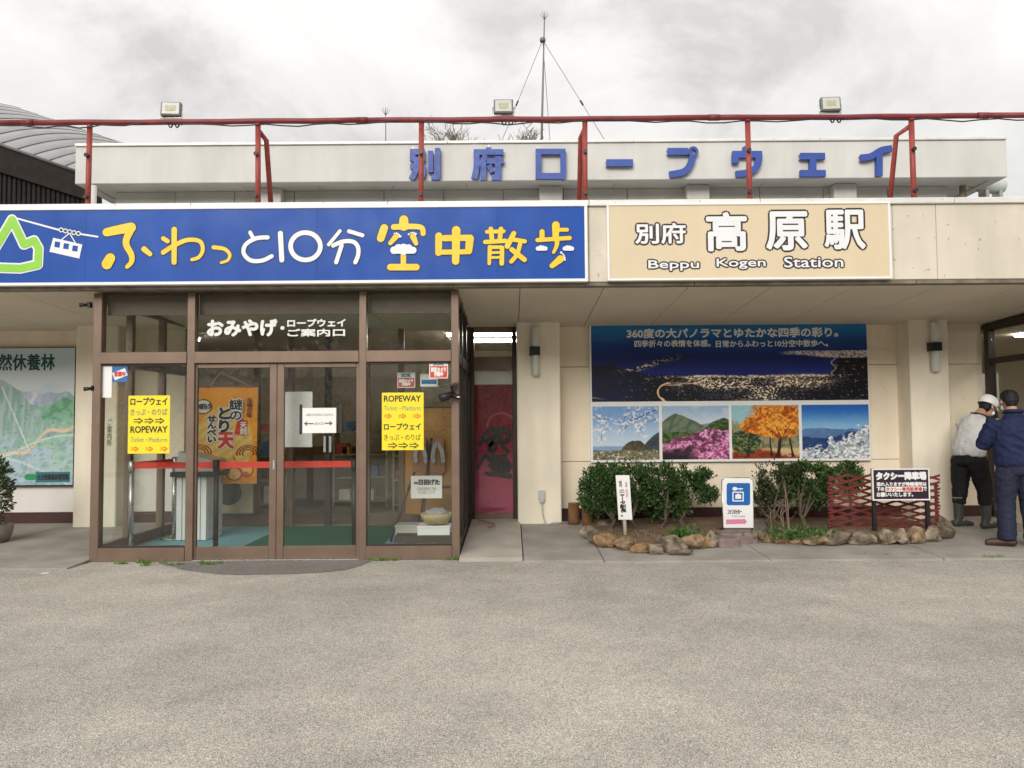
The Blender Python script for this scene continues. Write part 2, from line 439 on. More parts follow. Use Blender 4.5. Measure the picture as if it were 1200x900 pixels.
M_roof = mat('flat roof membrane', (0.25, 0.25, 0.24), 0.9, 0.2, 2)
M_brown = mat('brown anodised frame', (0.19, 0.130, 0.095), 0.42, 0.10, 4, metal=0.25, streak=0.12)
M_brownd = mat('dark brown frame', (0.045, 0.033, 0.028), 0.4, 0.10, 4, metal=0.2)
M_glass = glass_mat('clear glass'); M_glass2 = glass_mat('low mirror door glass', base=.03)  # side door glass differs only by its lower mirror share
M_blue = mat('blue sign face', (0.012, 0.075, 0.37), 0.38, 0.05, 1.5, streak=0.2, spec=0.18)
M_white = mat('white paint', (0.78, 0.78, 0.77), 0.45, 0.03, 5)
M_whites = mat('white vinyl letters', (0.74, 0.76, 0.78), 0.4, 0.03, 5)
M_yel = mat('yellow vinyl letters', (0.80, 0.53, 0.012), 0.4, 0.04, 5)
M_ink = mat('black ink', (0.018, 0.016, 0.018), 0.45, 0.05, 5)
M_inkb = mat('dark brown ink', (0.035, 0.02, 0.022), 0.45, 0.05, 5)
M_green = mat('lime green vinyl', (0.24, 0.56, 0.035), 0.4, 0.04, 5)
M_beige = mat('beige sign face', (0.65, 0.545, 0.38), 0.45, 0.03, 1.2, streak=0.05)
M_red = mat('red painted pipe', (0.31, 0.055, 0.042), 0.5, 0.18, 9, streak=0.2, specks=.4)
M_redd = mat('faded dark red pipe', (0.19, 0.028, 0.034), 0.5, 0.2, 6)
M_bluel = mat('blue painted letter', (0.033, 0.075, 0.33), 0.45, 0.08, 6, streak=0.1)
M_blk = mat('black plastic', (0.015, 0.015, 0.016), 0.45, 0.05, 5)
M_steel = mat('brushed steel', (0.55, 0.54, 0.52), 0.28, 0.05, 9, metal=0.9)
M_tan = mat('tan interior wall', (0.55, 0.46, 0.32), 0.8, 0.05, 2)
M_dark = mat('dark interior', (0.06, 0.05, 0.042), 0.7, 0.1, 2)
M_tube = mat('fluorescent tube', (1.0, 0.97, 0.9), 0.5, 0.0, 1, emit=16.0)
M_paper = mat('white paper', (0.80, 0.80, 0.79), 0.7, 0.02, 5)
M_yelp = mat('yellow notice card', (0.86, 0.70, 0.02), 0.5, 0.02, 5)
M_redp = mat('red print', (0.62, 0.05, 0.03), 0.5, 0.03, 5)
M_bluep = mat('blue print', (0.03, 0.14, 0.42), 0.5, 0.03, 5)

# ================================================================== ground
bm = bmesh.new()
v = [bm.verts.new(p) for p in ((-300, -300, 0), (300, -300, 0), (300, 300, 0), (-300, 300, 0))]; bm.faces.new(v)
road = struct(bm_obj('parking_lot', bm, M_asph), 'pale weathered asphalt forecourt in front of the station')
YF, YV, YC, YW = 7.80, 8.00, 10.00, 10.35
def zap(y): return 0.022 + (y - 7.8) / 2.55 * 0.08
pave = bpy.data.objects.new('pavement', None); COL.objects.link(pave); struct(pave, 'grey concrete apron sloping up to the station wall')
rnd = random.Random(4)
def slab(x0, x1, y0, y1, m=M_conc, lift=0.0):
    g = 0.006
    hexa('slab', [(x0 + g, y0, -0.05), (x1 - g, y0, -0.05), (x1 - g, y1, -0.05), (x0 + g, y1, -0.05),
                  (x0 + g, y0, zap(y0) + lift), (x1 - g, y0, zap(y0) + lift), (x1 - g, y1, zap(y1) + lift), (x0 + g, y1, zap(y1) + lift)], m, pave)
xs = [-13.0, -10.4, -8.1, -5.95, -4.42]
for a, b in zip(xs, xs[1:]): slab(a, b, 7.62 + rnd.uniform(-.015, .015), 10.5)
slab(-0.56, 0.10, 7.86, 10.4, M_conc2, 0.018)
xs = [0.10, 0.92, 2.6, 4.35, 6.1, 7.9, 10.2, 13.0]
for i, (a, b) in enumerate(zip(xs, xs[1:])): slab(a, b, (7.80 if i < 1 else 7.74) + rnd.uniform(-.012, .012), 10.5)
# joint filler under the slabs
box('slab_bed', -13, -4.42, 7.9, 10.5, -0.06, 0.008, M_dark, pave, 0); box('slab_bed', 0.0, 13, 8.0, 10.5, -0.06, 0.008, M_dark, pave, 0)
# darker strip of newer asphalt before the doors
pp = [(190, 661), (235, 659), (330, 657), (425, 654.5), (436, 657), (420, 664), (388, 670), (330, 673), (270, 673.5), (222, 669)]
def ground(px, py, z=0.0):
    d = CAM_M.to_3x3() @ Vector(((px - 600) / FPX, (450 - py) / FPX, -1.0)); t = (z - CAM_H) / d.z
    return Vector((d.x * t, d.y * t, z))
bm = bmesh.new()
P2 = smooth_line([ground(*p) for p in pp + pp[:1]], 6)[:-1]
bm.faces.new([bm.verts.new((p.x + rnd.uniform(-.02, .02), p.y + rnd.uniform(-.01, .01), 0.004)) for p in P2])
bmesh.ops.recalc_face_normals(bm, faces=bm.faces)
struct(bm_obj('asphalt_patch', bm, M_patch), 'darker asphalt patch in front of the glass doors')

# ================================================================== station building
bld = thing('station_building', 'cream ropeway station with deep canopy, columns and white rooftop parapet', 'building', (1.0, YW, 0.0))
ZS_F, ZS_B = at(760, 331, YF).z, at(760, 377, YC).z           # soffit height at the front edge and at the columns
def zsof(y): return ZS_F + (ZS_B - ZS_F) * (y - YF) / (YC - YF)
Z_TOP = at(600, 243, YF).z; Z_COP = at(600, 236, YF).z
# wall boards in three courses, with open joints
zj1, zj2 = at(670, 541, YW).z, at(670, 430, YW).z
zb = zap(YW) - 0.02
def wallrun(xa, xb, cuts, m_low=None):
    c = [xa] + cuts + [xb]
    for x0, x1 in zip(c, c[1:]):
        for k, (z0, z1) in enumerate(((zb + 0.16, zj1), (zj1, zj2), (zj2, zsof(YW) + 0.03))):
            box('wall_board', x0 + 0.003, x1 - 0.003, YW, YW + 0.1, z0 + 0.003, z1 - 0.003, m_low if (m_low and k == 0) else M_wall, bld, 0.005)
    box('wall_backing', xa, xb, YW + 0.09, YW + 0.2, zb - 0.05, zsof(YW) + 0.1, M_lip, bld, 0)
    box('skirting', xa, xb, YW - 0.012, YW + 0.08, zb - 0.03, zb + 0.157, M_skirt, bld, 0.003)
XL1, XR1 = at(606, 480, YC).x, at(657, 480, YC).x             # column by the side door
XL2, XR2 = at(1068, 480, YC).x, at(1114, 480, YC).x           # column by the men
XL0, XR0 = at(87, 500, YC).x, at(137, 500, YC).x              # column left of the doors
XRW = at(1150, 400, YW).x
wallrun(XR1 - 0.1, XRW, [2.6, 4.55])
wallrun(-14, -4.46, [-9.4, -7.1], M_wall_lo)
for a, b in ((XL0, XR0), (XL1, XR1), (XL2, XR2)):
    box('column', a, b, YC, YW + 0.05, zap(YC) - 0.02, zsof(YC) + 0.02, M_col, bld, 0.012)
# soffit boards
xj = [at(p, 331, YF).x for p in (711, 816, 916, 1015)]
sp = (xj[-1] - xj[0]) / 3
x = xj[0] - sp * 9
while x < 13:
    g = 0.004; ya, yb_ = YF + 0.09, YW + 0.2
    hexa('soffit_board', [(x + g, ya, zsof(ya)), (x + sp - g, ya, zsof(ya)), (x + sp - g, yb_, zsof(yb_)), (x + g, yb_, zsof(yb_)),
                          (x + g, ya, zsof(ya) + .03), (x + sp - g, ya, zsof(ya) + .03), (x + sp - g, yb_, zsof(yb_) + .03), (x + g, yb_, zsof(yb_) + .03)], M_soff, bld)
    x += sp
box('canopy_slab', -14, 13, YF + 0.11, 13.5, ZS_F + 0.06, Z_TOP - 0.06, M_roof, bld, 0)
# fascia boards, lip and coping
fx = [-14, -9.5, at(-60, 290, YF).x, at(345, 290, YF).x, at(690, 290, YF).x, at(1047, 290, YF).x, at(1098, 290, YF).x, 7.6, 10.2, 13]
for a, b in zip(fx, fx[1:]): box('fascia_board', a + .002, b - .002, YF, YF + 0.1, ZS_F + 0.012, Z_TOP, M_fasc, bld, 0.005)
lx = [-14, -8, -3.1, -0.6, 1.9, 4.2, 6.3, 9, 13]
for a, b in zip(lx, lx[1:]): box('fascia_lip', a + .003, b - .003, YF + 0.012, YF + 0.13, ZS_F - 0.030, ZS_F + 0.010, M_lip, bld, 0.003)
cx = [-14.0, -9.9, -7.9, -5.9] + [at(p, 240, YF).x for p in (225, 455, 690, 890, 1117)] + [6.3, 8.3, 10.3, 13]
for a, b in zip(cx, cx[1:]): box('coping', a + .002, b - .002, YF - 0.035, YF + 0.22, Z_TOP + 0.002, Z_COP, M_cop, bld, 0.006)
# rooftop block
PY = 11.5
pxl, pxr = at(88, 195, PY).x, at(1180, 185, PY).x
pzt, pzb = at(634, 168, PY).z, at(634, 211.5, PY).z
Z_RF = Z_TOP - 0.06
box('parapet', pxl, pxr, PY, PY + 0.16, pzb, pzt, M_roofw, bld, 0.01)
box('parapet', pxl, pxl + 0.16, PY + 0.161, 17, pzb, pzt, M_roofw, bld, 0.01); box('parapet', pxr - 0.16, pxr, PY + 0.161, 17, pzb, pzt, M_roofw, bld, 0.01)
n = 5
for i in range(n):
    a, b = pxl + (pxr - pxl) * i / n, pxl + (pxr - pxl) * (i + 1) / n
    box('parapet_coping', a + .002, b - .002, PY - 0.03, PY + 0.2, pzt + 0.002, pzt + 0.045, M_cop, bld, 0.006)
n = 12
for i in range(n):
    a, b = pxl + 0.17 + (pxr - pxl - .34) * i / n, pxl + 0.17 + (pxr - pxl - .34) * (i + 1) / n
    box('eave_board', a + .003, b - .003, PY + 0.162, PY + 1.3, pzb + 0.02, pzb + 0.05, M_roofs, bld, 0.003)
wy = PY + 0.5
wx = [at(p, 225, wy).x for p in (135, 205, 275, 345, 450, 520, 590, 660, 735, 810, 890, 965, 1040, 1110)]
for a, b in zip(wx, wx[1:]): box('rooftop_wall_board', a + .004, b - .004, wy, wy + 0.1, Z_RF, pzb + 0.018, M_roofs, bld, 0.006)
for p, w_ in ((645, 26), (320, 22), (815, 22), (985, 26)):
    c = at(p, 225, wy); box('bracket', c.x - 0.18, c.x + 0.18, wy - 0.18, wy - 0.002, Z_RF, pzb + 0.017, M_roofw, bld, 0.01)
box('rooftop_slab', pxl + 0.17, pxr - 0.17, PY + 0.17, 17, pzb + 0.3, pzb + 0.4, M_roof, bld, 0)
# vent pipe and tank under the right end of the rooftop eave
c0, c1 = at(1146, 217, 12.2), at(1178, 219, 12.2)
M_tank = mat('pale green enamel', (0.52, 0.57, 0.52), 0.4, 0.15, 6, streak=.3)
tk = thing('water_tank', 'pale green horizontal tank under the right end of the rooftop eave', 'tank', (c0.x, 12.2, Z_RF))
tube('drum', [c0, c0.lerp(c1, .12), c0.lerp(c1, .8), c0.lerp(c1, .93), c1], [.10, .125, .125, .10, .03], M_tank, tk, 16)
for f in (.2, .7):
    p = c0.lerp(c1, f); box('saddle', p.x - .03, p.x + .03, 12.1, 12.3, Z_RF, p.z - .09, M_steel, tk)
p = at(1128, 218, 12.0); tube('pipe', [(p.x, 12.0, Z_RF), (p.x, 12.0, p.z + .02), (c0.x + .02, 12.2, p.z + .02)], .05, mat('rusted pipe', (.32, .26, .2), .7, .3, 8), tk)
p = at(109, 226, 10.6); tube('drain_pipe', [(p.x, 10.6, Z_RF - .05), (p.x, 10.6, p.z + .1)], .05, M_roofw, bld)

# ---- right-hand glazed bay, its side wall runs towards the road
bay = thing('glazed_bay', 'dark framed glazed bay at the right edge behind the two men', 'bay', (XRW + 0.05, 9.2, 0))
XB = XRW + 0.02
zh, zm_ = zsof(YW) - 0.01, at(1168, 422, 10.1).z
ybs = [10.34, 9.42, 8.5, 7.95]
for i, y in enumerate(ybs):
    box('post', XB, XB + 0.1, y - 0.1, y - 0.002, zap(9) - .02, zsof(y) - 0.002, M_brownd, bay)
for a, b in zip(ybs, ybs[1:]):
    box('rail', XB + .012, XB + .088, b, a - .102, zm_ - .04, zm_ + .04, M_brownd, bay)
    box('rail', XB + .012, XB + .088, b, a - .102, zsof(a) - .10, zsof(a) - .004, M_brownd, bay)
    box('rail', XB + .012, XB + .088, b, a - .102, .85, .93, M_brownd, bay)
    box('glass', XB + .045, XB + .053, b, a - .102, .932, zm_ - .042, M_glass, bay, 0)
    box('glass', XB + .045, XB + .053, b, a - .102, zm_ + .042, zsof(a) - .102, M_glass, bay, 0)
    box('base_panel', XB + .02, XB + .08, b, a - .102, zap(9), .848, M_wall, bay)
box('room_floor', XB + .1, 13, 7.9, 14, .05, .09, M_conc, bay, 0)
box('room_wall', XB - 1, 13, 13.9, 14.0, .09, 2.9, M_tan, bay, 0)
box('room_wall', XB + .0, XB + 0.1, 10.56, 13.9, .09, 2.9, M_tan, bay, 0)
box('room_ceiling', XB + .1, 13, 8.0, 14, 2.6, 2.66, M_wall, bay, 0)
box('front_panel', XB + .1, 13, 7.92, 7.98, .05, 2.85, M_brownd, bay, 0)
box('notice_sheet', XB + .3, XB + 1.0, 11.6, 11.61, 1.6, 2.1, M_paper, bay)
for y in (9.3, 10.6): lathe('ceiling_lamp', [(.13, 0), (.13, .02), (.11, .03)], (XB + .75, y, 2.57), M_tube, bay, 16)

# ================================================================== glazed entrance vestibule
ves = thing('entrance_vestibule', 'brown framed glass entrance porch with sliding doors under the blue sign', 'entrance', ((at(107, 600, YV).x + at(537, 600, YV).x) / 2, YV, 0.0))
VX0, VX1 = at(107, 500, YV).x, at(537.5, 500, YV).x
VZB, VZT = 0.0, ZS_F - 0.035
def vb(name, x0, y0, x1, y1, ya, yb, m=M_brown, par=None, bev=0.004):
    X0, X1, Z0, Z1 = rect(x0, y0, x1, y1, YV)
    return box(name, X0, X1, ya, yb, Z0, Z1, m, par or ves, bev)
zt1, zt0 = at(320, 411.5, YV).z, at(320, 425, YV).z            # transom bar
zs1 = at(320, 641, YV).z
zh0 = at(320, 343, YV).z
posts = [(107, 117), (218, 227), (420.5, 429), (529, 538)]
for a, b in posts:
    box('post', at(a, 500, YV).x, at(b, 500, YV).x, YV, YV + 0.10, VZB, VZT, M_brown, ves)
gaps = [(117, 218), (227, 420.5), (429, 529)]
for a, b in gaps:
    xa, xb = at(a, 500, YV).x, at(b, 500, YV).x
    box('transom_bar', xa, xb, YV - .012, YV + 0.09, zt0, zt1, M_brown, ves)
    box('head_rail', xa, xb, YV + .01, YV + 0.09, zh0, VZT, M_brownd, ves)
    box('glass', xa, xb, YV + .045, YV + .053, zt1, zh0, M_glass, ves, 0)
    box('band_panel', xa, xb, YV + .12, YV + .14, at(320, 368, YV + .1).z, VZT, mat('brown band panel', (.12, .085, .07), .6, .05, 4), ves, 0)  # brown panel added behind the glass to fill the upper band
for a, b in (gaps[0], gaps[2]):
    xa, xb = at(a, 500, YV).x, at(b, 500, YV).x
    box('sill', xa, xb, YV - .008, YV + 0.09, VZB, zs1, M_brown, ves)
    box('glass', xa, xb, YV + .045, YV + .053, zs1, zt0, M_glass, ves, 0)
    for zz in (zs1, zt0 - 0.02): box('glazing_bead', xa, xb, YV + .02, YV + .04, zz, zz + .02, M_brownd, ves, .002)
# the two sliding leaves
def leaf_door(a, b, ya):
    xa, xb = at(a, 500, YV).x, at(b, 500, YV).x
    w = 0.075
    d = box('door', xa, xa + w, ya, ya + .045, .012, zt0 - .004, M_brown, ves)
    box('stile', xb - w, xb, ya, ya + .045, .012, zt0 - .004, M_brown, d)
    box('bottom_rail', xa + w, xb - w, ya + .002, ya + .043, .012, zs1, M_brown, d)
    box('top_rail', xa + w, xb - w, ya + .002, ya + .043, zt0 - .05, zt0 - .004, M_brown, d)
    box('glass', xa + w, xb - w, ya + .018, ya + .025, zs1, zt0 - .05, M_glass, d, 0)
    return d
leaf_door(221, 323, YV + .03); leaf_door(323.3, 425, YV + .032)
p = at(320, 545, YV); box('lock_plate', p.x - .012, p.x + .012, YV + .022, YV + .03, p.z - .05, p.z + .05, M_steel, ves)
box('threshold', at(227, 500, YV).x, at(420.5, 500, YV).x, YV - .005, YV + .1, VZB, .012, M_steel, ves)
# side walls of the porch, running back to the building
for X, sgn in ((VX0, 1), (VX1 - 0.08, 1)):
    ys = [YV + .101, 8.75, 9.55, 10.34]
    for i, y in enumerate(ys[1:]): box('post', X, X + .08, y - .07, y, 0.02, VZT, M_brown if X < -2 else M_brownd, ves)
    for a, b in zip(ys, ys[1:]):
        for z0, z1 in ((.02, .16), (zt0, zt1), (VZT - .1, VZT)): box('rail', X + .006, X + .074, a, b - .071, z0, z1, M_brown if X < -2 else M_brownd, ves)
        box('glass', X + .036, X + .044, a, b - .071, .16, zt0, M_glass, ves, 0); box('glass', X + .036, X + .044, a, b - .071, zt1, VZT - .1, M_glass, ves, 0)
# floor carpets inside
lob_b = 14.6
box('porch_floor', VX0 + .08, VX1 - .08, YV + .101, 10.3, 0.0, .03, M_dark, ves, 0)
mb = mat('pale blue carpet', (.20, .47, .56), .95, .12, 30, .4, 300); mg = mat('dark green mat', (.008, .135, .07), .95, .15, 40, .5, 300)
xg0, xg1 = at(262, 640, 8.1).x, at(437, 640, 8.1).x
for a, b, m_ in ((VX0 + .09, xg0, mb), (xg0, xg1, mg), (xg1, VX1 - .09, mb)):
    o = box('floor_mat', a + .002, b - .002, YV + .11, 10.3, .031, .043, m_, None, .003)
    tag(o, {0: 'pale blue carpet left of the green mat inside the porch', 1: 'dark green mat inside the sliding doors', 2: 'pale blue carpet under the display at the porch right'}[0 if b <= xg0 + .01 else (1 if m_ is mg else 2)], 'mat')
# inner door wall at the back of the porch
IY = 10.36
for p_ in (219, 300, 340, 384, 430, 470, 545):
    X = at(p_, 500, IY).x; box('inner_post', X - .04, X + .04, IY, IY + .08, .03, VZT, M_brown if p_ != 384 else M_brownd, ves)
box('inner_transom', at(215, 430, IY).x, at(548, 430, IY).x, IY - .004, IY + .084, at(400, 427, IY).z, at(400, 417, IY).z, M_brown, ves)
box('inner_sill', at(215, 430, IY).x, at(340, 430, IY).x, IY + .004, IY + .076, .03, .2, M_brown, ves)
box('inner_sill', at(430, 430, IY).x, at(548, 430, IY).x, IY + .004, IY + .076, .03, .2, M_brown, ves)
box('inner_glass', at(215, 430, IY).x, at(548, 430, IY).x, IY + .036, IY + .044, .2, at(400, 427, IY).z, M_glass, ves, 0)
for p_ in (380.5, 387): 
    X0, X1, Z0, Z1 = rect(p_ - 1.4, 511, p_ + 1.4, 530, IY - .04); box('door_handle', X0, X1, IY - .05, IY - .02, Z0, Z1, M_white, ves)
# lobby behind, with its lit tubes
box('lobby_floor', -9, 0.35, 10.46, lob_b, 0.0, .04, mat('lobby floor', (.20, .17, .13), .5, .1, 3), bld, 0)
box('lobby_wall', -9, 0.35, lob_b, lob_b + .1, .04, 2.9, M_tan, bld, 0)
box('lobby_wall', -9.1, -9, 10.46, lob_b, .04, 2.9, M_tan, bld, 0)
box('lobby_wall', 0.3, 0.4, 10.46, lob_b, .04, 2.9, M_tan, bld, 0)
box('lobby_ceiling', -9, 0.35, 10.46, lob_b, 2.78, 2.84, M_wall, bld, 0)
box('lobby_counter', -4.6, -2.6, 13.2, 13.8, .04, 1.0, mat('counter wood', (.22, .12, .06), .5, .1, 4), bld)
box('lobby_shelf', -2.2, -0.7, 13.9, 14.4, .04, 1.7, M_dark, bld)
for X, y in ((-5.35, 11.5), (-0.35, 11.1), (-0.35, 12.0)):
    l = thing('ceiling_light', {(-5.35, 11.5): 'lit fluorescent tube seen through the left transom pane', (-0.35, 11.1): 'upper lit tube seen above the red banner door', (-0.35, 12.0): 'lower lit tube seen above the red banner door'}.get((X, y), 'lit fluorescent tube deep inside the lobby'), 'lamp', (X, y, 2.78), 'lobby ceiling tubes')
    box('housing', X - .65, X + .65, y - .05, y + .05, 2.73, 2.778, M_white, l); tube('lit_tube', [(X - .6, y, 2.70), (X + .6, y, 2.70)], .02, M_tube, l, 8)
# ---- side door with banner, right of the porch
DY = 10.30
sd = thing('side_door', 'narrow brown framed glass door beside the cream column', 'door', (at(577, 600, DY).x, DY, .08))
dx0, dx1 = VX1, XL1 - .002
pz = lambda y: at(577, y, DY).z
for a, b in ((dx0, dx0 + .05), (dx1 - .06, dx1)): box('jamb', a, b, DY, DY + .1, .07, zsof(DY) - .004, M_brownd, sd)
for y0, y1 in ((383, 389), (418, 434), (602, 613)): box('rail', dx0 + .05, dx1 - .06, DY + .004, DY + .096, pz(y1), pz(y0), M_brown, sd)
box('head', dx0 + .05, dx1 - .06, DY + .004, DY + .096, pz(383), zsof(DY) - .004, M_brownd, sd)
box('glass', dx0 + .05, dx1 - .06, DY + .045, DY + .053, pz(418), pz(389), M_glass2, sd, 0)
box('glass', dx0 + .05, dx1 - .06, DY + .045, DY + .053, pz(602), pz(434), M_glass2, sd, 0)

# ================================================================== blue fascia sign
SY = YF - 0.06
def frame4(X0, X1, Z0, Z1, ya, yb, w, m, par, name='frame'):
    box(name, X0, X1, ya, yb, Z1 - w, Z1, m, par, .003); box(name, X0, X1, ya, yb, Z0, Z0 + w, m, par, .003)
    box(name, X0, X0 + w, ya, yb, Z0 + w, Z1 - w, m, par, .003); box(name, X1 - w, X1, ya, yb, Z0 + w, Z1 - w, m, par, .003)
bx1 = at(688.5, 285, SY).x; bx0 = -6.35
bzt, bzb = at(345, 241, SY).z, at(345, 332.5, SY).z
bs = thing('fascia_sign', 'long blue sign with mountain, gondola and yellow and white Japanese lettering', 'sign', ((bx0 + bx1) / 2, SY, bzb))
frame4(bx0, bx1, bzb, bzt, SY - .012, YF - .002, .03, M_white, bs)
cuts = [bx0 + .03, at(100, 290, SY).x, at(371, 290, SY).x, at(583, 290, SY).x, bx1 - .03]
for a, b in zip(cuts, cuts[1:]): box('panel', a + .0008, b - .0008, SY, YF - .003, bzb + .03, bzt - .03, M_blue, bs, 0)
FY = SY - .003
z1, z2, z3 = zoomconv(0, 235, 5.0), zoomconv(230, 235, 5.0), zoomconv(430, 235, 1200 / 270)
mt = [((-60, 330), (15, 205), (70, 112), (108, 190), (140, 258), (200, 234), (226, 280), (222, 375), (120, 398), (0, 394), (-60, 388))]
msegs = [mt[0][0:3], mt[0][2:5], mt[0][4:6], mt[0][5:7], mt[0][6:8], mt[0][7:9], mt[0][8:]]
strokes('mountain_outline', [(p, 62) for p in msegs], FY, M_whites, bs, z1)
strokes('mountain', [(p, 44) for p in msegs], FY - .004, M_green, bs, z1)
strokes('cable', [([(75, 98), (345, 172)], 10), ([(345, 172), (462, 195)], 10), ([(462, 195), (572, 212)], 10)], FY, M_whites, bs, z1)
for k, (a, b) in enumerate(((358, 172), (383, 178), (408, 183), (433, 188), (459, 193))):
    strokes('pulley_ring', [([(a - .5, b), (a + .5, b)], 28)], FY - .0015, M_whites, bs, z1)
    strokes('pulley', [([(a - .5, b), (a + .5, b)], 17)], FY - .002, M_ink, bs, z1)
strokes('hanger', [([(402, 195), (358, 232)], 6), ([(410, 195), (440, 246)], 6)], FY, M_whites, bs, z1)
q = [z1(*p) for p in ((312, 218), (482, 258), (465, 340), (290, 300))]
prism('gondola', [(at(*p, FY).x, at(*p, FY).z) for p in q], FY - .001, FY + .001, M_whites, bs)
for a, b in ((336, 258), (388, 268), (440, 281)):
    q = [z1(a + dx, b + dy) for dx, dy in ((-13, -19), (18, -14), (13, 19), (-18, 14))]
    prism('gondola_window', [(at(*p, FY).x, at(*p, FY).z) for p in q], FY - .002, FY - .0012, M_blue, bs)
E_ = lambda cx, cy, rx, ry, n=28: [(cx + rx * math.cos(t), cy + ry * math.sin(t)) for t in np.linspace(-.3, 2 * math.pi - .3 + .02, n)]
glyphs = [
 (M_yel, z1, [([(625, 186), (690, 172), (768, 158)], (48, 58)), ([(772, 160), (738, 245), (770, 318), (770, 360), (745, 388)], (44, 24)), ([(646, 338), (627, 372)], (58, 62)), ([(845, 285), (880, 314)], (34, 26))]),
 (M_yel, z1, [([(1021, 170), (1020, 362)], (32, 30)), ([(957, 222), (982, 238)], 26), ([(957, 304), (1020, 264), (1100, 231), (1172, 240), (1188, 290), (1165, 332), (1125, 346)], (28, 20))]),
 (M_yel, z2, [([(102, 274), (165, 284), (196, 316), (184, 350), (146, 364)], (24, 15))]),
 (M_whites, z2, [([(316, 187), (335, 222)], 22), ([(418, 216), (350, 222), (290, 258), (278, 308), (318, 350), (385, 352), (442, 326)], 24)]),
 (M_whites, z2, [([(493, 192), (501, 348)], 29)]),
 (M_whites, z2, [(E_(640, 268, 87, 80)[:15], 27), (E_(640, 268, 87, 80)[13:], 27)]),
 (M_whites, z2, [([(842, 178), (776, 258)], 20), ([(895, 180), (974, 204)], 23), ([(802, 264), (860, 240), (920, 242), (948, 274), (948, 322), (932, 362)], 24), ([(852, 262), (820, 362)], 24)]),
 (M_yel, z3, [([(90, 143), (72, 196)], 40), ([(192, 100), (192, 132)], (46, 52)), ([(140, 138), (235, 135), (285, 142), (293, 172)], (30, 26)), ([(153, 186), (122, 222)], (30, 22)), ([(240, 186), (256, 224)], (32, 22)), ([(190, 285), (190, 345)], 28), ([(122, 347), (258, 347)], 34)]),
 (M_yel, z3, [([(374, 184), (373, 272)], (36, 34)), ([(402, 196), (525, 194)], 32), ([(536, 198), (530, 262)], (42, 36)), ([(385, 269), (520, 267)], 26), ([(465, 155), (462, 316)], (44, 38))]),
 (M_yel, z3, [([(625, 163), (712, 160)], 20), ([(645, 148), (652, 208)], 24), ([(698, 148), (692, 206)], 24), ([(616, 216), (722, 210)], 22), ([(640, 242), (637, 328)], (22, 18)), ([(645, 243), (702, 243)], 18), ([(704, 246), (702, 328)], (22, 24)), ([(650, 272), (695, 270)], 13), ([(650, 297), (695, 296)], 13), ([(765, 172), (731, 238)], (26, 28)), ([(752, 202), (822, 213)], 22), ([(798, 226), (782, 280), (752, 318)], 22), ([(755, 256), (820, 308)], 26)]),
 (M_yel, z3, [([(984, 128), (983, 192)], (40, 32)), ([(985, 152), (1042, 152)], 20), ([(912, 162), (912, 195)], 26), ([(888, 206), (1056, 195)], 22), ([(990, 205), (988, 235), (972, 270)], (26, 16)), ([(1008, 304), (964, 340)], (38, 26))]),
]
for m_, cv, st in glyphs:
    strokes('letter_rim', [(p, w) for p, w in st], FY, mat('thin navy outline', (.012, .02, .09), .4, .02, 3), bs, cv, grow=1.0)  # navy outline printed round each letter
    strokes('letter', st, FY - .0055, m_, bs, cv)
dot = lambda x, y, d: ([(x - .5, y), (x + .5, y)], d)
strokes('cloud_print', [dot(142, 259, 40), dot(164, 247, 40), dot(190, 250, 50), dot(216, 249, 42), dot(240, 259, 36), dot(190, 268, 34), ([(145, 264), (236, 264)], 26)], FY - .0115, M_whites, bs, z3)
strokes('cloud_print', [([(890, 250), (930, 250)], 22), dot(905, 243, 20), dot(918, 244, 18)], FY - .0115, M_whites, bs, z3)
strokes('cloud_print', [([(1030, 250), (1068, 250)], 22), dot(1043, 243, 20), dot(1056, 244, 18)], FY - .0115, M_whites, bs, z3)
strokes('toe_print', [dot(*p) for p in ((144, 171, 7), (153, 169, 7), (161, 173, 8), (167, 178, 8), (173, 187, 13), (218, 176, 10), (229, 169, 7), (237, 167, 7), (245, 168, 7), (254, 174, 11))], FY - .0115, M_whites, bs, z3)
strokes('toe_print', [dot(*p) for p in ((1012, 271, 12), (1021, 280, 9), (1027, 289, 9), (1030, 299, 9), (1031, 309, 9))], FY - .0115, M_whites, bs, z3)

# ================================================================== beige station name sign
nx0, nx1 = at(711.5, 285, SY).x, at(1044, 285, SY).x
nzt, nzb = at(878, 237.5, SY).z, at(878, 328, SY).z
ns = thing('name_sign', 'beige station name sign with white outlined Japanese and Latin lettering', 'sign', ((nx0 + nx1) / 2, SY, nzb))
frame4(nx0, nx1, nzb, nzt, SY - .012, YF - .002, .022, M_white, ns)
box('panel', nx0 + .022, nx1 - .022, SY, YF - .003, nzb + .022, nzt - .022, M_beige, ns, 0)
for s, b, w in (('別府', (745, 262, 803, 285), 1.4), ('高', (829, 250, 874, 293), 3.0), ('原', (899, 249, 945, 292), 3.0), ('駅', (967, 247, 1013, 291), 2.6)):
    text('letter_outline', s, b, SY - .002, M_inkb, ns, w + 4.2)
    text('letter', s, b, SY - .005, M_whites, ns, w)
for s, b in (('Beppu', (760, 305, 819, 317)), ('Kogen', (840, 303, 897, 315)), ('Station', (919, 301, 988, 313))):
    text('letter_outline', s, b, SY - .002, M_inkb, ns, 3.9)
    text('letter', s, b, SY - .005, M_whites, ns, .5)

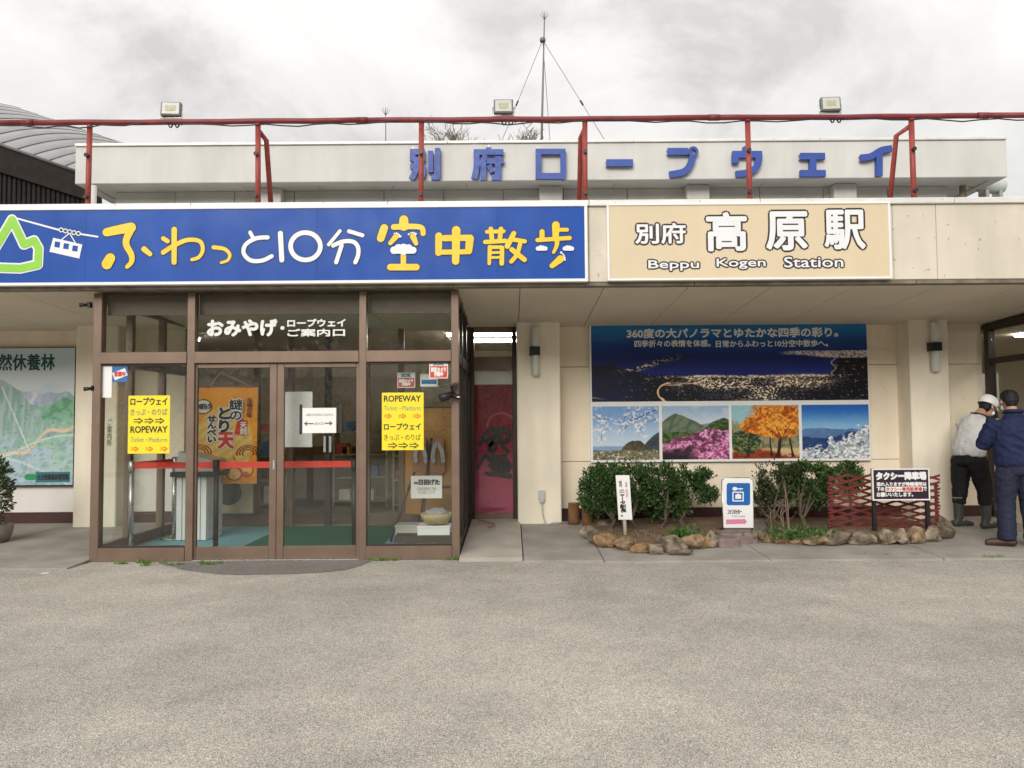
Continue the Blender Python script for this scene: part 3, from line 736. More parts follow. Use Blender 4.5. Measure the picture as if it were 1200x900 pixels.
# ================================================================== rooftop letters, standing off the parapet
ra, rb = zoomconv(430, 0, 3.75), zoomconv(740, 160, 3.75)
LY = PY - 0.03
for lab, cv, st, sq in (
 ('first blue letter of the rooftop name, the dense character behind a red post', ra, [([(203, 660), (203, 712)], 22), ([(192, 672), (254, 672)], 22), ([(244, 660), (244, 712)], 20), ([(203, 705), (254, 705)], 18), ([(192, 736), (256, 736)], 20), ([(247, 736), (247, 772), (236, 792)], 20), ([(220, 712), (216, 752), (197, 792)], 22), ([(281, 668), (281, 762)], 20), ([(312, 656), (312, 784)], 21), ([(322, 783), (284, 783)], 21)], True),
 ('second blue rooftop letter, a dense character right of the first', ra, [([(535, 653), (535, 668)], 22), ([(470, 673), (600, 673)], 22), ([(482, 673), (482, 740), (472, 790)], 24), ([(522, 686), (498, 735)], 20), ([(512, 715), (512, 796)], 22), ([(526, 713), (602, 713)], 20), ([(576, 692), (576, 784)], 24), ([(588, 784), (548, 784)], 22), ([(536, 730), (552, 762)], 20)], True),
 ('blue rooftop letter shaped like a hollow square', ra, [([(753, 660), (753, 790)], 22), ([(742, 671), (872, 671)], 22), ([(861, 671), (861, 770), (852, 788)], 22), ([(742, 778), (856, 778)], 24)], True),
 ('blue rooftop letter that is a single long dash', ra, [([(1050, 720), (1167, 720)], 28)], True),
 ('blue rooftop letter with a small ring at its corner', rb, [([(156, 70), (246, 70)], 27), ([(266, 92), (256, 125), (228, 158), (165, 172)], 26)] + [([(268 + 17 * math.cos(t), 71 + 17 * math.sin(t)) for t in np.linspace(0, 3.3, 12)], 9), ([(268 + 17 * math.cos(t), 71 + 17 * math.sin(t)) for t in np.linspace(3.1, 6.4, 12)], 9)], True),
 ('blue rooftop letter partly hidden by the fifth red post', rb, [([(500, 50), (500, 76)], 26), ([(440, 83), (570, 83)], 27), ([(453, 83), (453, 122)], 26), ([(557, 90), (548, 132), (516, 160), (456, 170)], 26)], True),
 ('small blue rooftop letter like a wide capital I', rb, [([(737, 91), (845, 91)], 26), ([(792, 91), (792, 166)], 27), ([(737, 166), (848, 166)], 26)], True),
 ('last blue rooftop letter with a slanting top stroke', rb, [([(1002, 98), (1045, 92), (1090, 66), (1138, 57)], 26), ([(1083, 78), (1083, 178)], 25)], True)):
    c = cv(*st[0][0][0]); P_ = at(*c, LY)
    t = thing('rooftop_letter', lab, 'letter', (P_.x, PY, pzb), 'blue letters of the rooftop name')
    strokes('letter_body', st, LY, M_bluel, t, cv, thick=0.055, square=sq, grow=.35)
    for dz in (-.12, .12): tube('stand_off', [(P_.x, LY - .01, P_.z + dz * .3), (P_.x, PY + .002, P_.z + dz * .3)], .008, M_steel, t, 6)

# ================================================================== panorama billboard
BY = YW - 0.07
bb = thing('panorama_billboard', 'wide billboard with a night bay view above four season photographs', 'billboard', (at(855, 540, BY).x, BY, at(855, 540, BY).z))
gx0, gx1 = at(691.5, 460, BY).x, at(1019, 460, BY).x
gzt, gzb = at(855, 377, BY).z, at(855, 541, BY).z
box('backing', gx0, gx1, BY + .003, YW - .003, gzb, gzt, M_white, bb)
def sub(x0, y0, x1, y1):
    """a picture area given in zoom pixels (1200 x 600 crop of 350 x 175)"""
    s = 350 / 1200.
    return rect(680 + x0 * s, 370 + y0 * s, 680 + x1 * s, 370 + y1 * s, BY)
def rgb(*c): return np.array(c) / 255.0
def night(u, v):
    c = np.zeros(u.shape + (3,)); c[:] = rgb(32, 112, 166)
    c = blend(c, sstep(.02, .34, v), rgb(20, 54, 122)); c = blend(c, sstep(.30, .46, v), rgb(16, 32, 96)); c = blend(c, sstep(.44, .64, v), rgb(22, 38, 122))
    c = blend(c, sstep(.5, .75, fbm(u * 3, v * 16, 3)) * sstep(.32, .1, v) * sstep(.35, .0, u) * .5, rgb(96, 160, 178))
    c = blend(c, sstep(.4, .7, fbm(u * 4, v * 9, 8)) * .18, rgb(14, 26, 74))
    wob = .03 * (fbm(u * 24, v * 6, 5, 4) - .5)
    # far shore on the left, low and dark, with its string of lights
    sp0 = fbm(u * 170, v * 70, 11, 2)
    arm = v - (.60 - .20 * sstep(.08, .36, u) + wob * 1.2)
    farl = sstep(-.03, .0, arm) * sstep(.075, .03, arm) * sstep(.40, .30, u)
    c = blend(c, farl * .8, rgb(13, 19, 50)); c = blend(c, farl * sstep(.47, .62, sp0) * sstep(.04, .12, u) * sstep(.40, .16, u) * .9, rgb(226, 206, 192))
    # land
    edge = np.where(u < .24, .655 - .13 * sstep(.22, .05, u), .662) + wob
    edge = np.minimum(edge, np.where(u > .855, .66 - .21 * sstep(.86, .90, u), 2))
    land = sstep(-.012, .012, v - edge - .04 * sstep(.26, .1, u) * (fbm(u * 16, v * 12, 47) - .5))
    c = blend(c, land * (1 - .35 * sstep(.26, .1, u)), rgb(9, 11, 24)); c = blend(c, land * sstep(.45, .7, fbm(u * 12, v * 10, 33, 4)) * .5, rgb(16, 20, 36))
    # right horizon town
    tz = sstep(.68, .75, u + .06 * (fbm(u * 30, v * 8, 36) - .5)); top = .365 - .012 * tz; bot = .405 + .045 * sstep(.72, .9, u)
    tw = tz * sstep(top - .006, top + .006, v) * sstep(bot + .012, bot - .012, v); c = blend(c, tw * (.45 + .5 * sstep(.35, .6, sp0)), rgb(224, 206, 186))
    # town: density falls from the shore to the hills, brightest right of centre
    dist = v - .662 - wob
    dn = sstep(.17, .40, u + .5 * np.clip(dist - .05, 0, 1) * -1) * sstep(.98, .82, u + .55 * np.clip(dist, 0, 1)) * sstep(-.004, .02, dist)
    clump = fbm(u * 13, v * 9, 29, 3)
    dn = dn * np.exp(-dist / .34) * (.45 + 1.4 * sstep(.42, .6, clump))
    pts_ = sstep(.60, .74, vnoise(u * 230, v * 80, 12)); st1 = sstep(.018, .0, np.abs(fbm(u * 20 + v * 9, v * 11 - u * 4, 21, 2) - .5)); st2 = sstep(.02, .0, np.abs(fbm(u * 42 - v * 12, v * 20, 27, 2) - .5))
    lit = np.clip(dn * (pts_ * 1.0 + st1 * .9 + st2 * .6 + .16), 0, 1); c = blend(c, lit * .96, rgb(255, 236, 208))
    sh = np.exp(-((dist - .018) / .016) ** 2) * sstep(.26, .40, u) * sstep(.885, .84, u); c = blend(c, np.clip(sh * (.45 + .7 * sstep(.4, .6, sp0)), 0, 1), rgb(255, 238, 214))
    hot = np.exp(-(((u - .76) / .10) ** 2 + ((v - .74) / .075) ** 2)); c = blend(c, np.clip(hot * (.3 + pts_), 0, 1) * .85, rgb(255, 228, 194))
    for cx_, cy_, ww, hh in ((.285, .885, .045, .12),):
        d = np.abs(np.hypot((u - cx_) / ww, (v - cy_) / hh) - 1 + .35 * (fbm(u * 30, v * 14, 44, 2) - .5)); c = blend(c, sstep(.14, .02, d) * sstep(cx_ + .01, cx_ - .01, u) * .95, rgb(255, 214, 168))
    d = np.abs(v - .79 + .2 * (u - .27) + wob); c = blend(c, sstep(.010, .002, d) * sstep(.25, .28, u) * sstep(.46, .38, u) * .8, rgb(255, 216, 172))
    d = np.abs(v - .955 - .6 * (u - .02) * (u < .1)); c = blend(c, sstep(.012, .004, d) * sstep(.07, .0, u) * .6, rgb(220, 190, 150))
    cst = np.exp(-((u - .877 - .008 * np.sin(v * 46)) / .003) ** 2) * sstep(.43, .47, v) * sstep(.69, .66, v); c = blend(c, cst * .8, rgb(238, 206, 178))
    c = blend(c, sstep(.80, .9, vnoise(u * 150, v * 60, 71)) * land * .45 * sstep(.02, .2, u), rgb(226, 190, 150))
    return c
def ridge(u, seed, k=6, o=5): return fbm(u * k + .0 * u, np.zeros_like(u) + .37, seed, o)
def spring(u, v):
    c = np.zeros(u.shape + (3,)); c[:] = rgb(126, 170, 224); c = blend(c, sstep(.05, .75, v), rgb(204, 222, 238))
    c = blend(c, sstep(.45, .75, fbm(u * 3, v * 7, 2)) * .5, rgb(222, 232, 242))
    c = blend(c, sstep(.73, .76, v) * sstep(.55, .4, u) * .8, rgb(126, 160, 204))
    h = sstep(-.01, .01, v - (.90 - .42 * sstep(.58, 1.02, u) - .06 * (ridge(u, 5, 9) - .5))); c = blend(c, h, rgb(70, 82, 88)); c = blend(c, h * sstep(.45, .7, fbm(u * 18, v * 18, 6)) * .6, rgb(46, 56, 58))
    k = sstep(1.06, .98, np.hypot((u - .64) / .20, (v - .84) / .19) + .25 * (fbm(u * 14, v * 14, 7) - .5)); c = blend(c, k, rgb(98, 88, 66)); c = blend(c, k * sstep(.45, .62, fbm(u * 30, v * 30, 9)) * .7, rgb(58, 58, 42))
    g = sstep(-.01, .02, v - .82 - .06 * (ridge(u, 11, 12) - .5)); c = blend(c, g, rgb(150, 142, 112)); n_ = fbm(u * 30, v * 34, 8, 3)
    c = blend(c, g * sstep(.5, .62, n_) * .8, rgb(88, 92, 60)); c = blend(c, g * sstep(.62, .7, fbm(u * 26, v * 40, 18, 2)) * .85, rgb(226, 218, 206)); c = blend(c, g * sstep(.46, .36, n_) * .6, rgb(60, 58, 48))
    for (x0, y0, x1, y1, w) in ((1.0, .05, .55, .30, .012), (.72, .0, .48, .42, .010), (.55, .02, .40, .50, .006), (1.0, .22, .66, .36, .007), (.86, .08, .70, .48, .006), (.0, .18, .42, .30, .007), (.08, .0, .14, .62, .006), (.0, .48, .3, .42, .005), (.2, .3, .1, .7, .004), (.62, .25, .78, .55, .004)):
        L2 = (x1 - x0) ** 2 + (y1 - y0) ** 2; t = np.clip(((u - x0) * (x1 - x0) + (v - y0) * (y1 - y0)) / L2, 0, 1); wv = .03 * (fbm(u * 7, v * 7, 51) - .5)
        d = np.hypot(u - x0 - t * (x1 - x0) + wv, v - y0 - t * (y1 - y0) + wv); c = blend(c, sstep(w, w * .45, d) * .85, rgb(92, 76, 76))
        bl = sstep(.085, .02, d) * sstep(.52, .66, fbm(u * 34, v * 30, 61, 2)); c = blend(c, bl * .9, rgb(246, 238, 240))
    return c
def azalea(u, v):
    c = np.zeros(u.shape + (3,)); c[:] = rgb(166, 194, 226); c = blend(c, sstep(.0, .4, v), rgb(216, 224, 234)); c = blend(c, sstep(.45, .7, fbm(u * 4, v * 8, 2)) * .5, rgb(226, 230, 236))
    f = sstep(-.008, .008, v - (.36 - .05 * np.exp(-((u - .8) / .15) ** 2) - .04 * (ridge(u, 3, 7) - .5))); c = blend(c, f, rgb(128, 148, 172))
    p = .13 + np.where(u < .2, .95, .62) * np.abs(u - .2) ** 1.1 + .05 * (ridge(u, 4, 10) - .5); m_ = sstep(-.006, .006, v - p); c = blend(c, m_, rgb(104, 122, 100))
    sh = fbm(u * 16 + v * 10, v * 6 - u * 3, 6, 4); c = blend(c, m_ * sstep(.46, .66, sh) * .6, rgb(70, 88, 76)); c = blend(c, m_ * sstep(.5, .36, sh) * .35, rgb(142, 150, 124))
    e = np.where(u > .58, .46 - .22 * np.sin(np.clip((u - .62) / .42, 0, 1) * 2.3), .50) + .06 * (ridge(u, 9, 14) - .5); g = sstep(-.008, .008, v - e); c = blend(c, g, rgb(70, 96, 48)); n_ = fbm(u * 30, v * 30, 9, 3)
    c = blend(c, g * sstep(.48, .6, n_) * .8, rgb(36, 56, 30)); c = blend(c, g * sstep(.44, .34, n_) * .5, rgb(112, 132, 72))
    e2 = .56 - .10 * sstep(.3, .7, u) + .15 * sstep(.28, .0, u) + .10 * (fbm(u * 12, v * 9, 12, 3) - .5); pk = sstep(-.012, .012, v - e2); b1 = fbm(u * 44, v * 40, 14, 2); b2 = fbm(u * 10, v * 13, 16, 3)
    c = blend(c, pk, rgb(206, 104, 166)); c = blend(c, pk * sstep(.46, .64, b1) * .9, rgb(246, 186, 220)); c = blend(c, pk * sstep(.42, .34, b1) * .7, rgb(150, 56, 112)); c = blend(c, pk * sstep(.54, .66, b2) * .8, rgb(78, 40, 58)); c = blend(c, pk * sstep(.38, .3, b2) * .5, rgb(92, 112, 62))
    c = blend(c, sstep(.74, .92, v + .2 * (b2 - .5)) * sstep(.56, .34, u), rgb(46, 32, 40)); return c
def autumn(u, v):
    c = np.zeros(u.shape + (3,)); c[:] = rgb(158, 206, 218); n1_ = fbm(u * 14, v * 14, 22, 4)
    c = blend(c, sstep(-.03, .05, v - .40 + .25 * (n1_ - .5) + .1 * (u < .2)), rgb(150, 148, 116)); c = blend(c, sstep(.5, .64, fbm(u * 26, v * 20, 27, 3)) * sstep(.35, .5, v) * .7, rgb(92, 92, 62))
    c = blend(c, sstep(.79, .82, v + .03 * (n1_ - .5)), rgb(214, 190, 138)); c = blend(c, sstep(.83, .93, v + .08 * np.sin(u * 5) + .12 * (fbm(u * 20, v * 30, 29) - .5)), rgb(152, 66, 40)); c = blend(c, sstep(.55, .68, fbm(u * 20, v * 44, 30, 2)) * sstep(.86, .92, v) * .6, rgb(84, 34, 26))
    gb = sstep(1.02, .92, np.hypot((u - .2) / .24, (v - .68) / .24) + .55 * (fbm(u * 16, v * 16, 25, 3) - .5)); c = blend(c, gb, rgb(74, 102, 62)); g2 = fbm(u * 34, v * 34, 26, 2); c = blend(c, gb * sstep(.48, .6, g2) * .85, rgb(30, 46, 34)); c = blend(c, gb * sstep(.4, .32, g2) * .6, rgb(176, 150, 92))
    for x0, w_, lean in ((.68, .030, .14), (.90, .018, -.12), (.585, .014, -.04), (.235, .012, .05)):
        xx = x0 + lean * (.95 - v) + .02 * (fbm(v * 9, u * 2, 31) - .5); tr = sstep(w_ * (1.0 + 1.2 * sstep(.86, .97, v)), w_ * .6, np.abs(u - xx)) * sstep(.58, .62, v) * sstep(.98, .96, v); c = blend(c, tr, rgb(58, 34, 28))
    d = np.minimum(np.hypot((u - .70) / .46, (v - .26) / .38), np.hypot((u - .40) / .28, (v - .38) / .20)); ed = fbm(u * 18, v * 18, 23, 4); cr = sstep(1.02, .9, d + .8 * (ed - .5)) * sstep(.30, .42, ed + .5 * (1 - d))
    n_ = fbm(u * 30, v * 28, 24, 3); bg = fbm(u * 6, v * 6, 28, 2); c = blend(c, cr, rgb(228, 122, 26)); c = blend(c, cr * sstep(.50, .64, n_) * .9, rgb(252, 176, 72)); c = blend(c, cr * sstep(.46, .36, n_) * .85, rgb(150, 66, 16)); c = blend(c, cr * sstep(.5, .65, bg) * .35, rgb(240, 196, 92)); c = blend(c, cr * sstep(.46, .34, bg) * .35, rgb(122, 60, 22))
    for s_, o_ in ((-1, 0), (1, .02), (-.4, .01), (.55, -.01)):
        xx = .735 + s_ * (.66 - v) * .85 + o_ + .03 * (fbm(v * 12, u * 3, 35) - .5); c = blend(c, sstep(.011, .004, np.abs(u - xx)) * sstep(.34, .44, v) * sstep(.67, .64, v) * .7, rgb(70, 36, 20))
    return c
def winter(u, v):
    c = np.zeros(u.shape + (3,)); c[:] = rgb(36, 104, 196); c = blend(c, sstep(.0, .46, v), rgb(140, 192, 232)); c = blend(c, sstep(.5, .75, fbm(u * 5, v * 14, 2)) * .25 * sstep(.1, .4, v), rgb(206, 222, 238))
    m1 = sstep(-.006, .006, v - (.45 - .09 * (ridge(u, 31, 8) - .5))); c = blend(c, m1, rgb(96, 132, 182)); c = blend(c, m1 * sstep(.45, .65, fbm(u * 20 + v * 9, v * 10, 32)) * .4, rgb(70, 104, 158))
    m2 = sstep(-.006, .006, v - (.57 + .05 * np.sin(u * 6) - .09 * (ridge(u, 33, 10) - .5))); c = blend(c, m2, rgb(46, 72, 128)); c = blend(c, m2 * sstep(.45, .65, fbm(u * 22 + v * 10, v * 12, 37)) * .5, rgb(30, 50, 98))
    n_ = fbm(u * 18, v * 16, 34, 4); e = .80 - .42 * sstep(.3, 1.05, u) - .14 * np.exp(-((u - .42) / .05) ** 2); sn = sstep(-.02, .03, v - e + .42 * (n_ - .5)); c = blend(c, sn, rgb(222, 228, 232))
    k = fbm(u * 36, v * 34, 36, 3); c = blend(c, sn * sstep(.47, .6, k) * .75, rgb(150, 160, 172)); c = blend(c, sn * sstep(.58, .68, fbm(u * 20, v * 26, 38, 3)) * .7, rgb(84, 92, 104)); c = blend(c, sn * sstep(.42, .34, k), rgb(248, 250, 252)); return c
X0, X1, Z0, Z1 = sub(45, 34, 1154, 342); printed('night_photograph', X0, X1, Z0, Z1, BY, 700, 220, night, bb, .35, gain=1.3)
for nm, fn, (a, b, c_, d_) in (('spring_photograph', spring, (50, 364, 317, 579)), ('azalea_photograph', azalea, (329, 362, 598, 577)), ('autumn_photograph', autumn, (609, 359, 879, 574)), ('winter_photograph', winter, (891, 357, 1161, 573))):
    X0, X1, Z0, Z1 = sub(a, b, c_, d_); printed(nm, X0, X1, Z0, Z1, BY, 200, 165, fn, bb, .35, grain=.08)
M_pl = mat('pale sign lettering', (.74, .76, .74), .5, .02, 5)
s_ = 350 / 1200.
text('lettering', '360度の大パノラマとゆたかな四季の彩り。', (680 + 188 * s_, 370 + 50 * s_, 680 + 1035 * s_, 370 + 87 * s_), BY - .002, M_pl, bb, 1.0)
text('lettering', '四季折々の表情を体感。', (680 + 218 * s_, 370 + 98 * s_, 680 + 523 * s_, 370 + 125 * s_), BY - .002, M_pl, bb, .5); text('lettering', '日常からふわっと10分空中散歩へ。', (680 + 545 * s_, 370 + 98 * s_, 680 + 995 * s_, 370 + 125 * s_), BY - .002, M_pl, bb, .5)

# ================================================================== forest map board on the left wall
GY = YW - .08
mp = thing('map_board', 'pale painted mountain map board on the left wall', 'map board', (at(20, 566, GY).x, GY, at(40, 568, GY).z))
mx0, mx1 = at(-62, 490, GY).x, at(86.5, 490, GY).x; mzt, mzb = at(30, 408, GY).z, at(30, 568.5, GY).z
box('backing', mx0 - .02, mx1 + .006, GY + .003, YW - .003, mzb - .02, mzt + .01, M_blk, mp)
uu = lambda px: (px + 62) / 148.5
def mapart(u, v):
    c = np.zeros(u.shape + (3,)); c[:] = np.array([200, 222, 230]) / 255; c = blend(c, sstep(.05, .28, v), rgb(226, 234, 238)); c = blend(c, sstep(.45, .7, fbm(u * 5, v * 9, 2)) * .4, rgb(176, 206, 222))
    e = .33 - .07 * (ridge(u, 3, 8) - .4); m1 = sstep(-.004, .004, v - e); c = blend(c, m1, rgb(186, 196, 220)); k = fbm(u * 20 + v * 12, v * 16 - u * 5, 4, 4); c = blend(c, m1 * sstep(.48, .62, k) * .7, rgb(152, 166, 200)); c = blend(c, m1 * sstep(.44, .34, k), rgb(226, 230, 240))
    e = .42 - .05 * (ridge(u, 13, 7) - .5) - .10 * np.exp(-((u - .93) / .1) ** 2); lo = sstep(-.004, .004, v - e); c = blend(c, lo, rgb(160, 192, 200)); g = fbm(u * 6 + v * 2, v * 9, 6, 4); c = blend(c, lo * sstep(.46, .6, g) * .85, rgb(132, 192, 152)); c = blend(c, lo * sstep(.5, .36, fbm(u * 5, v * 12, 16, 3)) * .7, rgb(160, 186, 222))
    g2 = fbm(u * 26 + v * 20, v * 30 - u * 10, 17, 3); c = blend(c, lo * sstep(.52, .66, g2) * .45, rgb(96, 140, 130)); c = blend(c, lo * sstep(.44, .34, g2) * .35, rgb(206, 222, 226))
    h = sstep(-.004, .004, v - (.36 + .9 * np.abs(u - .93) ** 1.15)) * sstep(.56, .48, v + .2 * (u - .9)); c = blend(c, h * .8, rgb(92, 178, 108)); c = blend(c, h * sstep(.48, .62, g2) * .6, rgb(50, 120, 84))
    p = .23 + np.where(u < .42, .9, 1.35) * np.abs(u - .42) ** 1.4 + .02 * (ridge(u, 23, 16) - .5); b_ = sstep(-.004, .004, v - p) * sstep(.70, .58, v); c = blend(c, b_ * .9, rgb(146, 186, 172)); st = fbm(u * 44 + (v - .3) * 20 * (u - .42), v * 9, 7, 3); c = blend(c, b_ * sstep(.48, .64, st) * .55, rgb(98, 146, 138)); c = blend(c, b_ * sstep(.45, .34, st) * .4, rgb(190, 212, 200))
    rope = sstep(.009, .005, np.abs(u - (.42 + .22 * (v - .27) / .45))) * sstep(.27, .28, v) * sstep(.74, .735, v); c = blend(c, rope * .85, rgb(232, 236, 230))
    rd = .80 - .22 * sstep(.45, .95, u) + .025 * np.sin(u * 22); d = np.abs(v - rd); c = blend(c, sstep(.017, .013, d), rgb(236, 208, 168)); c = blend(c, sstep(.004, .0, np.abs(d - .016)) * .6, rgb(150, 130, 110))
    d = np.abs(v - (.78 - .14 * np.sin(np.clip((u - .5) / .5, 0, 1) * 1.7))); c = blend(c, sstep(.009, .005, d) * .9, rgb(220, 230, 214)); d = np.abs(v - .80 - .5 * np.clip(u - .42, 0, 1) ** 1.5); c = blend(c, sstep(.009, .005, d) * .8, rgb(224, 230, 220))
    c = blend(c, sstep(.78, .9, vnoise(u * 60, v * 90, 77)) * lo * .5, rgb(70, 90, 110)); return c * .72 + .28 * rgb(216, 228, 232)
printed('map_print', mx0, mx1, mzb, mzt, GY, 200, 230, mapart, mp, .35)
text('lettering', '自然休養林', (-16, 415, 64, 434), GY - .003, mat('dark green ink', (.01, .07, .06), .5, .02, 3), mp, .9)
X0, X1, Z0, Z1 = rect(42, 553, 82, 565, GY); box('label_plate', X0, X1, GY - .004, GY - .001, Z0, Z1, mat('teal plate', (.02, .16, .2), .5, .03, 4), mp, 0)
text('lettering', '大分西部森林管理署', (43.5, 555.5, 80.5, 562.5), GY - .005, M_ink, mp, .6)
strokes('tree_mark', [([(32, 559), (39, 559)], 7)], GY - .003, mat('tree mark green', (.02, .26, .1), .5, .02, 3), mp, zoomconv(0, 0, 1))

# ================================================================== notices and posters on and behind the glass
NY = YV + .036
def notice(lab, x0, y0, x1, y1, Y, m=M_paper, name='notice', cat='notice', thick=.004):
    X0, X1, Z0, Z1 = rect(x0, y0, x1, y1, Y)
    t = thing(name, lab, cat, ((X0 + X1) / 2, Y, Z0))
    box('card', X0, X1, Y, Y + thick, Z0, Z1, m, t, .0006)
    return t
arrow = lambda px, py, w, h: [([(px, py - h * .28), (px + w * .72, py - h * .28)], 1.0), ([(px, py + h * .28), (px + w * .72, py + h * .28)], 1.0), ([(px + w * .55, py - h * .62), (px + w, py)], 1.0), ([(px + w * .55, py + h * .62), (px + w, py)], 1.0)]
M_olive = mat('thin grey-green print', (.23, .30, .18), .5, .02, 4)
I_ = zoomconv(0, 0, 1)
t = notice('yellow ticket notice with three lines of Japanese at the top, on the left pane', 150, 463.5, 199, 531.5, NY, M_yelp)
text('lettering', 'ロープウェイ', (153, 466, 196, 474.5), NY - .002, M_ink, t, .5); text('lettering', 'きっぷ・のりば', (153, 479, 196, 486.5), NY - .002, M_olive, t, .2)
text('lettering', 'ROPEWAY', (153, 499.5, 196, 507), NY - .002, M_ink, t, .4); text('lettering', 'Ticket', (153, 512.5, 168.5, 518), NY - .002, M_olive, t, 0); text('lettering', '・', (171, 514.7, 172.6, 516.2), NY - .002, M_olive, t, 0); text('lettering', 'Platform', (174.5, 512.5, 196, 518), NY - .002, M_olive, t, 0)
for k in range(3): strokes('arrow_print', arrow(157 + 12.5 * k, 493, 10, 5), NY - .002, M_ink, t, I_); strokes('arrow_print', arrow(154 + 17 * k, 526, 8, 4), NY - .002, mat('orange print', (.7, .16, .01), .5, .02, 4), t, I_)
t = notice('yellow ticket notice with ROPEWAY at the top, on the right pane', 447.5, 460, 496.5, 527.5, NY, M_yelp)
text('lettering', 'ROPEWAY', (450, 463.5, 493, 470.5), NY - .002, M_ink, t, .4); text('lettering', 'Ticket', (450, 475.5, 465.5, 481), NY - .002, M_olive, t, 0); text('lettering', '・', (468, 477.7, 469.6, 479.2), NY - .002, M_olive, t, 0); text('lettering', 'Platform', (471.5, 475.5, 493, 481), NY - .002, M_olive, t, 0)
text('lettering', 'ロープウェイ', (450, 496, 493, 503.5), NY - .002, M_ink, t, .4); text('lettering', 'きっぷ・のりば', (450, 509, 493, 516), NY - .002, M_ink, t, 0)
for k in range(3): strokes('arrow_print', arrow(455 + 12.5 * k, 522, 10, 5), NY - .002, M_ink, t, I_); strokes('arrow_print', arrow(450.5 + 17 * k, 487.5, 8, 4), NY - .002, MATS['orange print'], t, I_)
t = notice('blank narrow white paper slip at the top of the left pane', 119, 426, 131, 466, NY)
t = notice('small blue and white sticker beside the white paper slip', 131.5, 429.5, 149.5, 447.5, NY, M_bluep, 'sticker', 'sticker')
strokes('sticker_band', [([(133, 441.5), (148, 435.5)], 9)], NY - .002, M_white, t, I_, square=True); text('lettering', '営業中', (134, 435.5, 147, 441), NY - .004, M_redp, t, .6)
for lab, b in (('red and white security sticker on the outer face of the right pane', (503, 422.5, 525, 443.5)), ('security sticker with a red lower half, left of the blue one', (465.5, 436.5, 486.5, 454.5)), ):
    yy = NY if b[0] > 500 else YV + .3
    t = notice(lab, *b, yy, M_white, 'sticker', 'sticker')
    X0, X1, Z0, Z1 = rect(b[0] + 1, b[1] + 6.5, b[2] - 1, b[3] - 1, yy); box('red_field', X0, X1, yy - .0015, yy - .0002, Z0, Z1, M_redp, t, 0)
    text('lettering', '防犯カメラ\n作動中', (b[0] + 2.5, b[1] + 8, b[2] - 2.5, b[3] - 2.5), yy - .003, M_white, t, .6); text('lettering', 'SOK', (b[0] + 5, b[1] + 1.5, b[2] - 5, b[1] + 5.5), yy - .003, mat('teal ink', (.02, .2, .18), .5, .02, 3), t, .6)
t = notice('small blue and white sticker inside the right pane', 492.5, 438, 513, 453, YV + .3, M_white, 'sticker', 'sticker')
X0, X1, Z0, Z1 = rect(494, 445, 511.5, 450, YV + .3); box('blue_field', X0, X1, YV + .298, YV + .2995, Z0, Z1, M_bluep, t, 0)
# white notice with arrow in a black clip holder, and the sheet behind it
HY = YV + .022
t = notice('white notice with double arrow in a black holder on the right sliding door', 354.5, 478, 394, 507.5, HY)
for a, b, c_, d_ in ((351, 474, 354, 509), (397, 473, 401, 508)):
    X0, X1, Z0, Z1 = rect(a, b, c_, d_, HY); box('holder_bar', X0, X1, HY - .006, HY + .006, Z0, Z1, M_blk, t)
text('lettering', '入館される方はこちらから', (358, 484.5, 390, 487.5), HY - .002, M_ink, t, 0); text('lettering', '出入口', (369, 494.5, 379, 497.8), HY - .002, M_ink, t, 0)
strokes('arrow_print', [([(357, 496.5), (367, 496.5)], 1.1), ([(359.5, 494.5), (357, 496.5), (359.5, 498.5)], 1.1)], HY - .002, M_ink, t, I_, smooth=False); strokes('arrow_print', [([(381, 496), (389, 496)], 1.1), ([(386.5, 494), (389, 496), (386.5, 498)], 1.1)], HY - .002, M_ink, t, I_, smooth=False)
notice('plain pale sheet behind the white arrow notice', 331.5, 459, 366, 524, YV + .4)
# white window lettering
wl_ = thing('window_lettering', 'white Japanese lettering on the centre transom glass', 'lettering', (at(325, 390, YV).x, YV + .04, at(325, 395, YV).z))
WY = YV + .043
for s, b, w in (('おみやげ', (243.5, 375, 324, 393.5), 2.2), ('・', (329, 382.5, 333, 386), 1), ('ロープウェイ', (337, 374, 404.5, 382.5), .9), ('ご案内口', (337, 385.5, 404, 394), .8)): text('lettering', s, b, WY, M_white, wl_, w)
